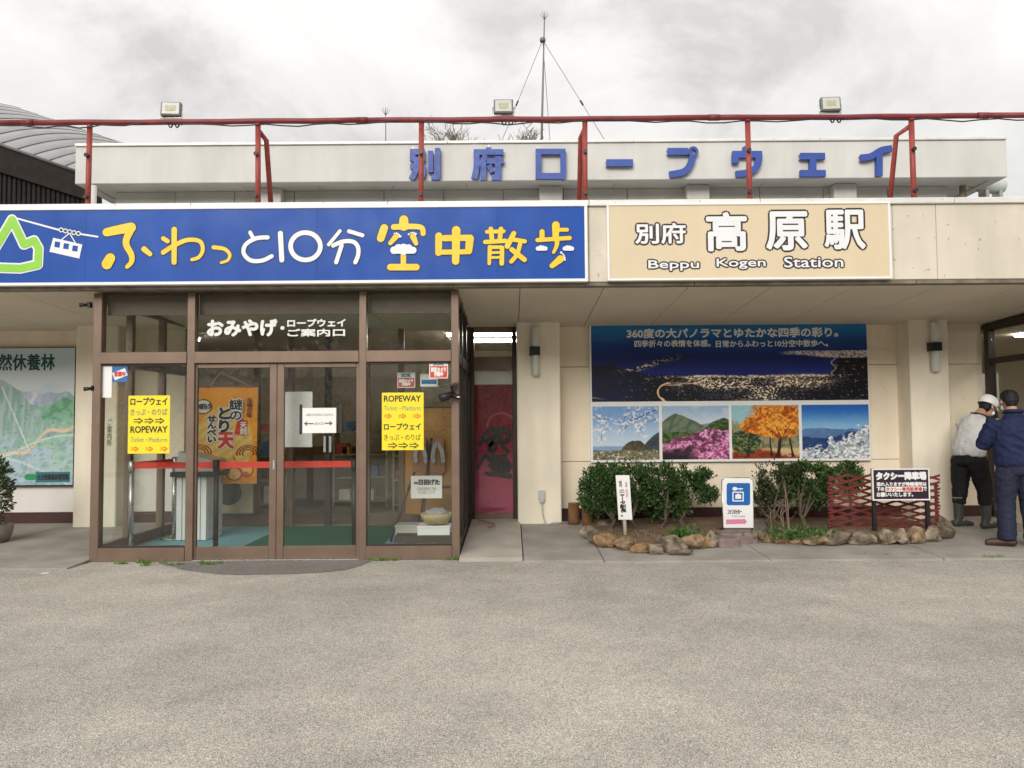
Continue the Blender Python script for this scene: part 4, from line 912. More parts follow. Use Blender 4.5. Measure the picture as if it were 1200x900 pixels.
# orange poster banner hanging inside
OY = 9.55
ob = thing('orange_banner', 'orange food poster banner hung inside the left sliding door', 'banner', (at(264, 566, OY).x, OY, at(264, 567, OY).z))
X0, X1, Z0, Z1 = rect(227, 453, 301.5, 567, OY)
def orange(u, v):
    c = np.zeros(u.shape + (3,)); c[:] = np.array([236, 150, 34]) / 255
    c = blend(c, (1 - np.clip(np.hypot(u - .5, v - .1), 0, 1)) * .3, np.array([250, 180, 60]) / 255)
    d = np.hypot((u - .48) / .46, (v - .58) / .37) + .10 * (fbm(u * 5, v * 5, 3) - .5)
    ck = sstep(1.0, .96, d); n_ = .5 + .5 * np.sin((u * .8 + v * 1.6) * 38 + 2.5 * fbm(u * 4, v * 4, 5))
    c = blend(c, ck, np.array([238, 200, 118]) / 255); c = blend(c, ck * n_ * .45, np.array([202, 146, 66]) / 255)
    for cx_, cy_ in ((.09, .86), (.82, .86), (.28, .90), (.64, .90)):
        dd = np.hypot((u - cx_) / .13, (v - cy_) / .07); c = blend(c, sstep(1.0, .9, dd), np.array([244, 196, 120]) / 255); c = blend(c, sstep(.12, .04, np.abs(dd - .9)), np.array([150, 40, 26]) / 255)
    for cx_, cy_ in ((.1, .68), (.86, .69)):
        for r_ in (.5, .75, 1.0): 
            dd = np.hypot((u - cx_) / .18, (v - cy_) / .08); c = blend(c, sstep(.09, .03, np.abs(dd - r_)) * (v < cy_ + .02), np.array([130, 30, 24]) / 255)
    fl = sstep(.55, .68, fbm(u * 10, v * 14, 8)) * sstep(.68, .74, v) * sstep(.97, .9, v) * ((u < .3) | (u > .62)); c = blend(c, fl * .7, np.array([190, 52, 42]) / 255)
    lg = np.hypot((u - .14) / .14, (v - .205) / .075); c = blend(c, sstep(1.02, .96, lg), np.array([236, 232, 220]) / 255); c = blend(c, sstep(.10, .04, np.abs(lg - .95)), np.array([30, 26, 22]) / 255)
    st_ = (np.abs((u - .745) + .35 * (v - .42)) < .085) & (np.abs(v - .42 - .18 * (u - .74)) < .085); c = blend(c, st_ * 1.0, np.array([206, 52, 38]) / 255)
    return c
printed('poster', X0, X1, Z0, Z1, OY, 130, 180, orange, ob, .55, .012, gain=1.12)
box('top_rod', X0 - .01, X1 + .01, OY - .012, OY + .012, Z1 - .008, Z1 + .012, M_brown, ob)
p = at(258, 436, OY); tube('string', [(X0 + .2, OY, Z1), (p.x, OY, p.z), (X1 - .08, OY, Z1)], .003, M_white, ob, 5)
for s, b, w, vt, m1 in (('謎の', (269, 468, 284, 492), .9, True, M_ink), ('とり', (257, 478, 269, 506), 2.0, True, M_ink), ('天', (256, 507, 273, 525), 2.4, False, M_redp), ('せんべい', (243, 487, 253, 518), 1.2, True, M_ink), ('本場の味', (289, 466, 294.5, 489), .5, True, mat('maroon ink', (.16, .02, .02), .5, .02, 3)), ('天然', (281.5, 495, 289, 509), .6, True, M_white), ('のぼらう', (230.5, 473, 246.5, 479), .8, False, M_ink)):
    if m1 in (M_ink, M_redp) and w > .85: text('letter_halo', s, b, OY - .016, M_white, ob, w + 2.4, vt)
    text('lettering', s, b, OY - .019, m1, ob, w, vt)
# red banner behind the side door glass
RY = DY + .075
rbn = thing('red_banner', 'faded red calligraphy banner filling the narrow side door', 'banner', (at(577, 602, RY).x, RY, at(577, 603, RY).z))
X0, X1, Z0, Z1 = rect(552, 451, 603, 603, RY)
def redb(u, v):
    c = np.zeros(u.shape + (3,)); c[:] = np.array([118, 22, 38]) / 255
    c = blend(c, sstep(.2, .95, v), np.array([176, 78, 108]) / 255)
    c = blend(c, sstep(.5, .75, fbm(u * 4, v * 9, 3)) * .35, np.array([160, 44, 60]) / 255)
    ar = np.abs(np.hypot((u - .7) / .32, (v - .32) / .1) - 1); c = blend(c, sstep(.1, .03, ar) * (v < .33) * .4, np.array([230, 150, 160]) / 255)
    return c
printed('cloth', X0, X1, Z0, Z1, RY, 60, 150, redb, rbn, .55, .01, gain=1.35)
zr = zoomconv(540, 370, 433 / 130.)
strokes('brush_writing', [([(75, 500), (95, 460), (120, 442), (135, 450), (128, 490)], (6, 14)), ([(100, 490), (120, 470)], 8), ([(148, 445), (180, 450), (185, 480), (160, 500), (185, 530)], (16, 6)), ([(150, 450), (150, 495)], 9), ([(120, 495), (112, 525), (135, 520), (130, 495), (112, 505)], 7), ([(125, 540), (128, 552)], 8),
    ([(68, 590), (95, 545), (112, 560), (130, 575)], (5, 13)), ([(110, 560), (175, 545)], 8), ([(115, 585), (130, 600)], 9), ([(100, 615), (140, 618), (190, 625)], (6, 14)), ([(150, 565), (148, 610)], 8), ([(165, 562), (168, 608)], 8), ([(135, 580), (190, 575)], 7), ([(130, 600), (195, 590)], 8), ([(180, 565), (185, 605)], 7)], RY - .018, M_ink, rbn, zr, grow=1.2)
text('lettering', '株式会社醸造元', (564, 594.5, 592, 598), RY - .018, MATS['maroon ink'], rbn, 0)
strokes('brush_writing', [([(62, 490), (66, 500)], 4), ([(66, 530), (60, 545), (70, 560)], 4), ([(168, 325), (170, 345), (165, 365)], 4)], RY - .018, M_ink, rbn, zr)
X0, X1, Z0, Z1 = rect(557, 432.5, 601, 450, RY + .02); box('top_paper', X0, X1, RY + .02, RY + .024, Z0, Z1, M_paper, rbn, 0)
# vertical lettering on the column seen through the left pane
cl = thing('column_lettering', 'faint vertical Japanese lettering on the column behind the left pane', 'lettering', (at(128, 525, YC).x, YC, at(128, 525, YC).z))
text('lettering', 'ご案内所', (125.5, 491, 131, 523), YC - .003, mat('grey ink', (.16, .15, .13), .6, .02, 3), cl, .3, True)

# ================================================================== red pipe railing on the canopy roof
RLY = 8.05
rail = thing('roof_railing', 'red painted pipe railing along the canopy roof', 'railing', (0, RLY, Z_RF))
zr_ = at(600, 139.5, RLY).z
sl = [at(p, 100, RLY).x for p in (-40, 250, 640, 1010, 1260)]
xa = -13.0
for i, xb in enumerate([-5.2, -1.6, 2.2, 5.1, 13.0]):
    n_ = 12; tube('top_pipe', [(xa + (xb - .004 - xa) * q_ / n_, RLY + .006 * math.sin(q_ * 1.9 + i), zr_ - .005 * math.sin(math.pi * q_ / n_) * (1 + .4 * math.sin(i * 3 + q_))) for q_ in range(n_ + 1)], .030, M_redd, rail, 12); tube('pipe_sleeve', [(xb - .06, RLY, zr_), (xb + .06, RLY, zr_)], .034, M_redd, rail, 12); xa = xb
for k, p in enumerate((-90, 104.5, 302, 494, 686, 877, 1069.5, 1262)):
    X = at(p, 190, RLY).x
    o = tube('post', [(X + rnd.uniform(-.012, .012), RLY, Z_RF), (X, RLY, zr_ - .03)], .029, M_red, rail, 10)
    for zz in (.12, .62): tube('clamp', [(X - .005, RLY - .065, Z_RF + .16 + zz * .9), (X + .0, RLY + .0, Z_RF + .16 + zz * .9)], .022, M_blk, o, 8)
    box('base_plate', X - .07, X + .07, RLY - .07, RLY + .07, Z_RF, Z_RF + .012, M_red, o)
    if k in (2, 4, 6):
        dx = {2: .07, 4: -.05, 6: -.14}[k]
        tube('brace', [(X, RLY + .02, zr_ - .10), (X + dx * .75, RLY + .12, zr_ - .17), (X + dx, RLY + .3, Z_RF)], .028, M_red, o, 8)
cab = thing('rail_cable', 'black cable slung loosely under the red roof rail', 'cable', (0, RLY, zr_ - .05))
for j, (a, b) in enumerate(((-5.6, -3.9), (-3.7, -1.2), (-1.0, .95), (1.0, 3.6), (3.7, 6.4))):
    pts = [(a + (b - a) * i / 14, RLY - .04 - .005 * math.sin(i * 2), zr_ - .036 - .03 * math.sin(math.pi * i / 14) * (1 + .5 * math.sin(i * 1.7 + j))) for i in range(15)]
    tube('cable_run', pts, .007, M_blk, cab, 6)
for j, (p, lab) in enumerate(((201, 'floodlight on the roof rail near the left end'), (590, 'floodlight on the middle of the roof rail near the mast'), (973, 'floodlight on the roof rail near the right end'))):
    X = at(p, 128, RLY).x; zc = zr_ + .13
    fl = thing('floodlight', lab, 'floodlight', (X, RLY, zr_ + .03), 'floodlights on the roof rail')
    bm = bmesh.new(); add_box(bm, X - .105, X + .105, RLY - .03, RLY + .03, zc - .08, zc + .08, .008)
    rot = Matrix.Translation((X, RLY, zc)) @ Matrix.Rotation((0.10, 0, -.08)[j], 4, 'Z') @ Matrix.Rotation(-.12, 4, 'X') @ Matrix.Translation((-X, -RLY, -zc)); bmesh.ops.transform(bm, matrix=rot, verts=bm.verts)
    hd = bm_obj('housing', bm, mat('grey lamp housing', (.16, .16, .15), .5, .1, 5), fl)
    bm = bmesh.new(); add_box(bm, X - .088, X + .088, RLY - .036, RLY - .031, zc - .064, zc + .064); bmesh.ops.transform(bm, matrix=rot, verts=bm.verts); ln = bm_obj('lens', bm, mat('frosted lens', (.50, .51, .46), .3, .06, 20), hd)
    bm = bmesh.new(); add_box(bm, X - .05, X + .05, RLY - .0395, RLY - .0365, zc - .03, zc + .03); bmesh.ops.transform(bm, matrix=rot, verts=bm.verts); bm_obj('lamp_chip', bm, mat('led chip', (.40, .39, .27), .4, .1, 30), hd)
    tube('bracket', [(X - .115, RLY, zc), (X - .115, RLY, zr_ + .04), (X + .115, RLY, zr_ + .04), (X + .115, RLY, zc)], .008, M_steel, fl, 6)
    pts = [(X - .03 + .16 * t, RLY - .03, zr_ - .03 - .05 * math.sin(t * 7) ** 2) for t in np.linspace(0, 1, 12)]; tube('lead', pts, .008, M_blk, fl, 6)

# ================================================================== masts
AY = 13.0
def mast(lab, px, yt, yb, r, guys, Y=AY):
    a, b = at(px + (638 - 633 if guys else 0), yt, Y), at(px, yb, Y)
    base = Vector((b.x, Y, pzb + .4)); t = thing('antenna_mast', lab, 'mast', base)
    top = a
    tube('pole', [base, base.lerp(top, .55), top], [r, r * .8, r * .45], mat('grey mast steel', (.18, .18, .175), .5, .1, 6, metal=.4), t, 8)
    m_ = MATS['grey mast steel']
    for k in range(5):
        an = k * 2 * math.pi / 5 + .4; tube('spike', [top - Vector((0, 0, .02)), top + Vector((.08 * math.cos(an), .08 * math.sin(an), .09))], .004, m_, t, 5)
    tube('spike', [top, top + Vector((0, 0, .12))], .007, m_, t, 5)
    if guys:
        cp = at(636, 47, Y); tube('collar', [cp - Vector((0, 0, .03)), cp + Vector((0, 0, .03))], .05, m_, t, 8)
        for e_ in ((at(579, 168, Y - .5)), at(722, 170, Y - .5), at(650, 168, Y + 3)):
            e_ = Vector((e_.x, e_.y, min(e_.z, pzt + .1))); d = e_ - cp; e_ = cp + d * 1.15
            tube('guy_wire', [cp, e_], .0055, m_, t, 5); q_ = cp.lerp(e_, .47); tube('insulator', [q_ - d.normalized() * .05, q_ + d.normalized() * .05], .016, M_dark, t, 6)
mast('tall guyed lightning mast on the rooftop', 633, 22, 168, .022, True)
mast('short thin lightning rod left of the tall mast', 452, 134, 170, .014, False)

# ================================================================== bare trees behind the roof
def bare_tree(lab, px, yb, h, spread, Y, seed, depth=5):
    rs = random.Random(seed); b = at(px, yb, Y); base = Vector((b.x, Y, 0)); t = thing('bare_tree', lab, 'tree', base, 'bare trees behind the roof')
    m_ = mat('grey twig bark', (.20, .175, .15), .9, .2, 8)
    tube('trunk', [base, base + Vector((.1, 0, b.z * .5)), Vector((b.x, Y, b.z - h * .5))], [.22, .17, .12], m_, t, 8)
    bm = bmesh.new()
    def grow(p, d, L, r, k):
        q1 = p + d * L * .5 + Vector((rs.uniform(-1, 1), rs.uniform(-1, 1), rs.uniform(-.4, .6))) * L * .08; q = q1 + d * L * .5 + Vector((rs.uniform(-1, 1), rs.uniform(-1, 1), rs.uniform(-.2, .8))) * L * .1
        add_tube(bm, [p, q1, q], [r, r * .8, r * .6], 4 if k < 3 else 5, False)
        if k == 0: return
        for _ in range(rs.choice((2, 3, 3))):
            nd = (d + Vector((rs.uniform(-1, 1) * spread, rs.uniform(-1, 1) * spread, rs.uniform(-.25, .75)))).normalized()
            grow(q if rs.random() < .6 else q1, nd, L * rs.uniform(.6, .85), r * .62, k - 1)
    for _ in range(5): grow(Vector((b.x, Y, b.z - h * .5)), Vector((rs.uniform(-1, 1) * spread, rs.uniform(-1, 1) * .5, 1)).normalized(), h * .42, .055, depth)
    bm_obj('crown', bm, m_, t)
bare_tree('bare twiggy tree showing above the parapet by the first rooftop letters', 524, 172, 1.5, 1.1, 24, 5, 4)
bare_tree('smaller bare tree showing above the parapet below the mast', 612, 172, 1.2, .9, 26, 9, 4)

# ================================================================== neighbouring hall with curved metal roof (far left)
hall = thing('neighbouring_hall', 'dark clad hall with curved grey standing seam roof at upper left', 'building', (-11.5, 17.0, 0))
M_metal = mat('grey metal roofing', (.34, .34, .335), .5, .06, 2, metal=.35, streak=.1); M_seam = mat('dark roof seam', (.10, .10, .10), .5, .1, 4)
M_clad = mat('dark brown cladding', (.016, .013, .012), .7, .15, 3, spec=.15); M_fbd = mat('dark verge board', (.018, .013, .012), .7, .1, 3, spec=.15)
zc = zoomconv(0, 100, 3.75)
def seam_curve(s):
    """s 0 (lowest course) to 1 (top): from the verge on the left over the swell to the far edge"""
    xv = 420 - 920 * s
    a0 = Vector((xv, 262 + .353 * xv)); bx = float(np.interp(xv, (-500, -400, -300, -190, -103, 0, 150, 300, 420), (90, 200, 300, 400, 490, 575, 622, 655, 670))); b0 = Vector((bx, 70 + .342 * bx))
    c0 = Vector(((a0.x + b0.x) / 2, (a0.y + b0.y) / 2 - float(np.interp(xv, (-500, -100, 0, 150, 420), (70, 100, 104, 66, 40)))))
    pts = []
    for k in range(15):
        t = k / 14; p = a0 * (1 - t) ** 2 + c0 * 2 * t * (1 - t) + b0 * t * t
        pts.append(at(*zc(p.x, p.y), 14.5 + 5.5 * t))
    return pts
NS = 13
rows = [seam_curve(i / NS) for i in range(NS + 1)]
for i in range(NS):
    bm = bmesh.new(); lo, hi = rows[i], rows[i + 1]
    up = Vector((0, -.008, .014))
    A = [bm.verts.new(p + up * max(0, 1 - k_ / 10)) for k_, p in enumerate(lo)]; B = [bm.verts.new(p) for p in hi]; C = [bm.verts.new(p) for p in lo]
    for k in range(14):
        bm.faces.new((A[k], A[k + 1], B[k + 1], B[k])).smooth = True; bm.faces.new((C[k], C[k + 1], A[k + 1], A[k]))
    bm_obj('roof_course', bm, M_metal, hall)
for i in range(1, NS + 1): tube('roof_seam', [p + Vector((0, -.012, .006)) * max(0, 1 - k_ / 13) for k_, p in enumerate(rows[i])], .011, M_seam, hall, 5)
v0, v1 = at(*zc(-300, 160), 14.4), at(*zc(430, 418), 14.4)
w0, w1 = at(*zc(-300, 285), 14.4), at(*zc(430, 520), 14.4)
hexa('verge_board', [w0 + Vector((0, .15, 0)), w1 + Vector((0, .15, 0)), w1 + Vector((0, -.05, 0)), w0 + Vector((0, -.05, 0)), v0 + Vector((0, .15, 0)), v1 + Vector((0, .15, 0)), v1 + Vector((0, -.05, 0)), v0 + Vector((0, -.05, 0))], M_fbd, hall)
tube('verge_trim', [v0 + Vector((0, -.07, .02)), v1 + Vector((0, -.07, .02))], .03, M_seam, hall, 6)
nb = 34
for k in range(nb):
    xa_, xb_ = w0.x + (w1.x - w0.x) * k / nb, w0.x + (w1.x - w0.x) * (k + 1) / nb
    zt_ = w0.z + (w1.z - w0.z) * (k + .5) / nb + .12
    box('cladding_board', xa_ + .012, xb_ - .012, 14.46, 14.54, 0, zt_, M_clad, hall, .01)
box('hall_wall', w0.x, w1.x - .02, 14.52, 19.5, 0, at(105, 240, 14.5).z, M_dark, hall, 0)

# ================================================================== wall lamps, outlet, fixtures
for lab, px, Y in (('wall lamp on the column beside the red banner door', 627, YC), ('wall lamp on the column near the two men', 1092.5, YC)):
    c = at(px, 412 if px < 700 else 407, Y); L_ = Y - .07
    t = thing('wall_lamp', lab, 'lamp', (c.x, Y, c.z - .3), 'twin tube wall lamps')
    hh = .325
    M_lamp = mat('frosted lamp tube', (.62, .63, .58), .35, .05, 3)
    for nm, z0, z1 in (('lower_tube', -hh, -.05), ('upper_tube', .05, hh)):
        pr = [(.04, z0), (.055, z0 + .015), (.055, z1 - .015), (.045, z1)]
        lathe(nm, pr, (c.x, L_, c.z), M_lamp, t, 16)
    box('collar', c.x - .075, c.x + .06, L_ - .062, Y - .002, c.z - .055, c.z + .055, M_blk, t)
c = at(634.5, 580, YC)
t = thing('power_outlet', 'grey outdoor socket box low on the column with hanging cable', 'outlet', (c.x, YC, c.z))
box('socket_box', c.x - .045, c.x + .045, YC - .035, YC - .001, c.z - .06, c.z + .06, mat('grey plastic', (.5, .5, .47), .5, .05, 5), t); box('plug', c.x - .03, c.x + .03, YC - .07, YC - .034, c.z - .09, c.z - .04, MATS['grey plastic'], t)
tube('cord', [(c.x, YC - .05, c.z - .09), (c.x + .01, YC - .05, c.z - .25), (c.x + .05, YC - .05, c.z - .38), (c.x + .14, YC - .08, zap(YC) + .02), (c.x + .4, YC + .06, zap(YC) + .012)], .008, MATS['grey plastic'], t, 6)
c = at(660, 612, YC + .1); o = tag(box('cable_bundle', c.x - .1, c.x + .1, YC + .05, YC + .17, zap(YC), zap(YC) + .05, M_blk, None, .02), 'dark cable bundle on the ground between column and log stakes', 'cable')
# solar lamp / camera on the porch post
c = at(533, 459, YV); Yc = YV - .02
t = thing('solar_lamp', 'black solar security lamp clipped to the right porch post', 'lamp', (c.x, YV, c.z - .08))
M_sol = mat('solar panel', (.03, .035, .05), .2, .1, 8)
hexa('solar_panel', [(c.x - .14, Yc - .16, c.z + .035), (c.x + .03, Yc - .16, c.z + .075), (c.x + .06, Yc - .01, c.z + .10), (c.x - .1, Yc - .01, c.z + .06), (c.x - .14, Yc - .16, c.z + .045), (c.x + .03, Yc - .16, c.z + .085), (c.x + .06, Yc - .01, c.z + .11), (c.x - .1, Yc - .01, c.z + .07)], M_sol, t)
tube('arm', [(c.x, Yc - .01, c.z - .02), (c.x - .01, Yc - .07, c.z - .01), (c.x - .03, Yc - .08, c.z + .05)], .014, M_blk, t, 8)
tube('lamp_head', [(c.x - .02, Yc - .08, c.z - .03), (c.x - .14, Yc - .12, c.z - .075)], [.035, .045], M_blk, t, 12)
tube('sensor', [(c.x + .01, Yc - .06, c.z - .05), (c.x + .045, Yc - .12, c.z - .06)], [.028, .03], M_blk, t, 12); lathe('sensor_lens', [(.022, 0), (.015, .012)], (c.x + .048, Yc - .128, c.z - .067), mat('sensor lens', (.75, .72, .6), .3, .02, 5), t, 10)
for (px, py, lab) in ((103, 455, 'small black latch high on the left porch post'), (98, 357, 'small dark security camera under the canopy at the porch corner')):
    c = at(px, py, YV); t = thing('door_latch' if py > 400 else 'security_camera', lab, 'latch' if py > 400 else 'camera', (c.x, YV, c.z))
    tube('body', [(c.x + .05, YV + .02, c.z), (c.x - .03, YV - .03, c.z - .01)], [.014, .022], M_blk, t, 8); box('mount', c.x + .03, c.x + .07, YV + .0, YV + .05, c.z - .03, c.z + .03, M_blk, t)
c = at(572, 608, 9.2)
pts = smooth_line([Vector((at(p, 600, 9.9).x, 9.95 - k * .14, zap(9.9 - k * .14) + .066)) for k, p in enumerate((560, 570, 577, 580, 574))], 5)
tag(tube('cord', pts, .012, mat('tan cord', (.26, .15, .09), .8, .1, 9), None, 6), 'short brown cord lying on the step before the red banner', 'cord')

# ================================================================== things inside the porch
def stanchion(lab, px, y_, m_, base=True, top=None):
    X = at(px, 600, y_).x; t = thing('belt_stanchion', lab, 'stanchion', (X, y_, .043), 'queue stanchions behind the glass')
    lathe('base', [(.16, 0), (.16, .012), (.05, .03), (.03, .04)], (X, y_, .043), m_, t, 24); tube('pole', [(X, y_, .07), (X, y_, .95)], .028, m_, t, 12); lathe('head', [(.034, .9), (.036, .95), (.036, 1.02), (.02, 1.03)], (X, y_, 0), M_blk if m_ is M_blk else m_, t, 14)
    return Vector((X, y_, .975))
s1 = stanchion('steel belt stanchion nearest the left pane', 153.5, 8.45, M_steel); s2 = stanchion('steel belt stanchion farther back in front of the white cabinet', 204, 9.3, M_steel)
s3 = stanchion('black belt stanchion behind the left sliding door', 253, 8.4, M_blk); s4 = stanchion('black belt stanchion behind the right sliding door', 415, 8.45, M_blk)
M_belt = mat('red webbing', (.72, .05, .035), .6, .05, 20)
for a, b, lab in ((s1, s3, 'red belt between the nearest steel and the black stanchion'), (s1, s2, 'red belt running back between the two steel stanchions'), (s3, s4, 'long red belt across the two sliding doors')):
    d = (b - a); nrm = Vector((-d.y, d.x, 0)).normalized() * .003
    h_ = .035
    tag(hexa('queue_belt', [a - nrm - Vector((0, 0, h_)), b - nrm - Vector((0, 0, h_)), b + nrm - Vector((0, 0, h_)), a + nrm - Vector((0, 0, h_)), a - nrm + Vector((0, 0, h_)), b - nrm + Vector((0, 0, h_)), b + nrm + Vector((0, 0, h_)), a + nrm + Vector((0, 0, h_))], M_belt), lab, 'belt')
# white cabinet with dark counter and slanted lid
cy0 = 9.1
X0, X1 = at(206, 600, cy0).x, at(242, 600, cy0).x
t = thing('display_cabinet', 'white ribbed cabinet with dark counter and slanted clear lid', 'cabinet', ((X0 + X1) / 2, cy0, .043))
for k in range(5):
    w = (X1 - X0) / 5; box('panel', X0 + w * k + .004, X0 + w * (k + 1) - .004, cy0, cy0 + .04, .05, .80, M_white, t)
box('carcass', X0, X1, cy0 + .042, cy0 + .5, .045, .80, M_white, t); box('counter', X0 - .05, X1 + .1, cy0 - .06, cy0 + .55, .802, .86, M_blk, t)
prism('lid', [(X0 - .02, .862), (X1 + .08, .862), (X1 + .05, 1.0), (X0 + .02, 1.1)], cy0, cy0 + .45, mat('pale plastic lid', (.5, .5, .48), .2, .05, 4), t)
c = at(268, 582, 10.1); t = thing('emblem_board', 'pale board with dark round emblem below the orange banner', 'board', (c.x, 10.1, c.z - .3))
box('board', c.x - .32, c.x + .32, 10.1, 10.13, c.z - .22, c.z + .3, M_tan, t); lathe('emblem', [(.17, 0), (.17, .01), (.13, .012), (.13, .004)], (0, 0, 0), M_ink, t, 24).matrix_local = Matrix.Translation(Vector((c.x, 10.098, c.z + .06)) - t.location) @ Matrix.Rotation(R(90), 4, 'X')
# wooden display with clog samples, placard, basket and boxes
wy_ = 9.3
X0, X1, Z0, Z1 = rect(474, 478, 531, 604, wy_ + .3)
t = thing('clog_display', 'orange brown wooden display panel inside the right pane', 'display panel', ((X0 + X1) / 2, wy_ + .3, .043))
M_wood = mat('orange wood', (.40, .20, .05), .5, .22, 3, streak=.3)
bm = bmesh.new(); add_box(bm, X0, X1, wy_ + .3, wy_ + .36, Z0, Z1, .02); bm_obj('board', bm, M_wood, t); box('foot', X0 + .1, X0 + .18, wy_ + .2, wy_ + .5, .043, Z0, M_dark, t); box('foot', X1 - .2, X1 - .12, wy_ + .2, wy_ + .5, .043, Z0, M_dark, t)
zq = zoomconv(320, 420, 1200 / 340.)
cl_y = wy_ + .22
for k, (off, lab) in enumerate(((0, 'wooden clog with grey straps, left of the pair on the panel'), (72, 'wooden clog with grey straps, right of the pair on the panel'))):
    P_ = at(*zq(607 + off, 420), cl_y); t = thing('wooden_clog', lab, 'clog', (P_.x, cl_y, P_.z - .2), 'clogs hung on the wooden panel')
    strokes('sole', [([(607 + off, 345), (608 + off, 455)], (56, 62))], cl_y + .03, mat('clog wood', (.30, .14, .07), .5, .2, 6), t, zq, thick=.02)
    strokes('strap', [([(592 + off, 425), (590 + off, 390), (606 + off, 352), (625 + off, 380), (632 + off, 425)], 17)], cl_y, mat('grey strap', (.34, .34, .36), .7, .2, 20), t, zq, thick=.02)
ez = 8.9
t = thing('easel', 'dark wooden easel holding the white placard', 'easel', (at(490, 620, ez).x, ez, .043))
for a, b, yy in (((585, 470), (485, 710), 0), ((640, 470), (608, 690), .03), ((655, 330), (600, 690), .22)):
    A, B = at(*zq(*a), ez + yy), at(*zq(*b), ez + yy); B.z = .043; tube('leg', [A, B], .016, M_dark, t, 6)
A, B = at(*zq(560, 532), ez - .02), at(*zq(735, 532), ez - .02); tube('cross_bar', [A, B], .018, M_dark, t, 6)
t = notice('white placard with black Japanese title on the easel', 481.5, 557.5, 518, 584, ez - .05, M_paper, 'placard', 'placard', .008)
text('lettering', '日田げた', (491, 562, 515, 568), ez - .053, M_ink, t, .9); text('lettering', '別府', (485, 564.5, 490, 567.5), ez - .053, M_ink, t, .2); text('lettering', '日田杉使用の下駄\nお土産にどうぞ', (489, 571, 511, 579), ez - .053, mat('grey ink', (.16, .15, .13)), t, 0)
c = at(511, 607, 8.55)
t = thing('basket', 'round woven basket with grey cloth on top of the white box', 'basket', (c.x, 8.55, c.z - .07)); M_bsk = mat('woven cane', (.50, .38, .20), .7, .25, 40, .5, 120)
lathe('bowl', [(.12, -.06), (.165, .0), (.18, .05), (.17, .052), (.15, .0)], (c.x, 8.58, c.z), M_bsk, t, 24)
bm = bmesh.new(); bmesh.ops.create_icosphere(bm, subdivisions=3, radius=.13)
for v_ in bm.verts: v_.co = Vector((v_.co.x + c.x, v_.co.y + 8.58, v_.co.z * .45 + c.z + .05)) * 1.0 + Vector((0, 0, .03 * mnoise.noise(v_.co * 14)))
bm_obj('cloth', bm, MATS['grey strap'], t, True)
for lab, b, yy in (('flat white carton under the basket', (489, 619, 527, 627), 8.45), ('thin grey carton left of the white one', (463, 618, 500, 625), 8.62)):
    X0, X1, Z0, Z1 = rect(*b, yy); t = thing('carton', lab, 'box', ((X0 + X1) / 2, yy, Z0), 'flat cartons on the blue carpet'); box('tray', X0, X1, yy, yy + .28, .044, Z1, M_paper if yy < 8.5 else mat('grey board', (.45, .43, .40), .7, .05, 5), t); box('lid', X0 - .006, X1 + .006, yy - .006, yy + .286, Z1 + .001, Z1 + .022, M_paper if yy < 8.5 else MATS['grey board'], t)
box('plinth', at(463, 625, 8.45).x, VX1 - .1, 8.4, 9.0, .043, at(495, 627, 8.45).z - .002, M_dark, ves)

# stocked souvenir shelves in the lobby
rs_ = random.Random(12)
for k, (px0, px1, Y, lab) in enumerate(((232, 330, 12.2, 'stocked souvenir shelf deep in the lobby behind the orange banner'), (392, 452, 12.6, 'stocked souvenir shelf seen through the right sliding door'), (462, 540, 12.0, 'stocked souvenir shelf behind the clog display'))):
    xa_, xb_ = at(px0, 560, Y).x, at(px1, 560, Y).x
    t = thing('souvenir_shelf', lab, 'shelf', ((xa_ + xb_) / 2, Y, .04), 'souvenir shelves in the lobby')
    for z in (.12, .5, .88, 1.26): box('shelf_board', xa_, xb_, Y, Y + .4, z, z + .025, mat('pale shelf wood', (.42, .32, .2), .6, .1, 5), t)
    for X in (xa_ - .03, xb_): box('upright', X, X + .03, Y, Y + .4, .04, 1.6, MATS['pale shelf wood'], t)
    for j in range(4):
        bm = bmesh.new(); x = xa_ + .02 + .05 * j
        while x < xb_ - .2:
            w, h = rs_.uniform(.08, .2), rs_.uniform(.1, .28); z = (.146, .526, .906, 1.286)[rs_.randrange(4)]
            add_box(bm, x, x + w, Y + .02, Y + .3, z, z + h); x += w * 2.3 + rs_.uniform(.01, .1)
        o = bm_obj('goods', bm, mat(('red goods', 'white goods', 'yellow goods', 'blue goods')[j], ((.5, .06, .04), (.7, .68, .62), (.7, .45, .06), (.08, .2, .4))[j], .5, .2, 9), t); o['kind'] = 'stuff'

# ================================================================== rock borders, soil, shrubs
def rock_mat(name, a, b):
    m = mat(name, a, .9, .65, 11, 1.0, 34, fine=.28); return m
RM = [rock_mat('tan rock', (.25, .175, .105), 0), rock_mat('grey rock', (.22, .175, .13), 0), rock_mat('dark rock', (.13, .10, .072), 0), rock_mat('ochre rock', (.25, .155, .075), 0)]
def rock_bm(c, sx, sy, sz, seed):
    bm = bmesh.new(); bmesh.ops.create_icosphere(bm, subdivisions=3, radius=1.0)
    rs = random.Random(seed); off = Vector((rs.uniform(0, 50), rs.uniform(0, 50), rs.uniform(0, 50)))
    planes = [(Vector((rs.gauss(0, 1), rs.gauss(0, 1), rs.gauss(0, 1))).normalized(), rs.uniform(.48, .85)) for _ in range(13)]
    for v in bm.verts:
        p = v.co.copy()
        for n_, d_ in planes:
            k = p.dot(n_)
            if k > d_: p -= n_ * (k - d_) * .92
        p += p.normalized() * (mnoise.noise(p * 1.6 + off) * .14 + mnoise.noise(p * 4.5 + off) * .10 + mnoise.noise(p * 11 + off) * .05)
        if p.z < -.55: p.z = -.55
        v.co = Vector((c[0] + p.x * sx * 1.08, c[1] + p.y * sy, c[2] + (p.z + .25) * sz))
    return bm
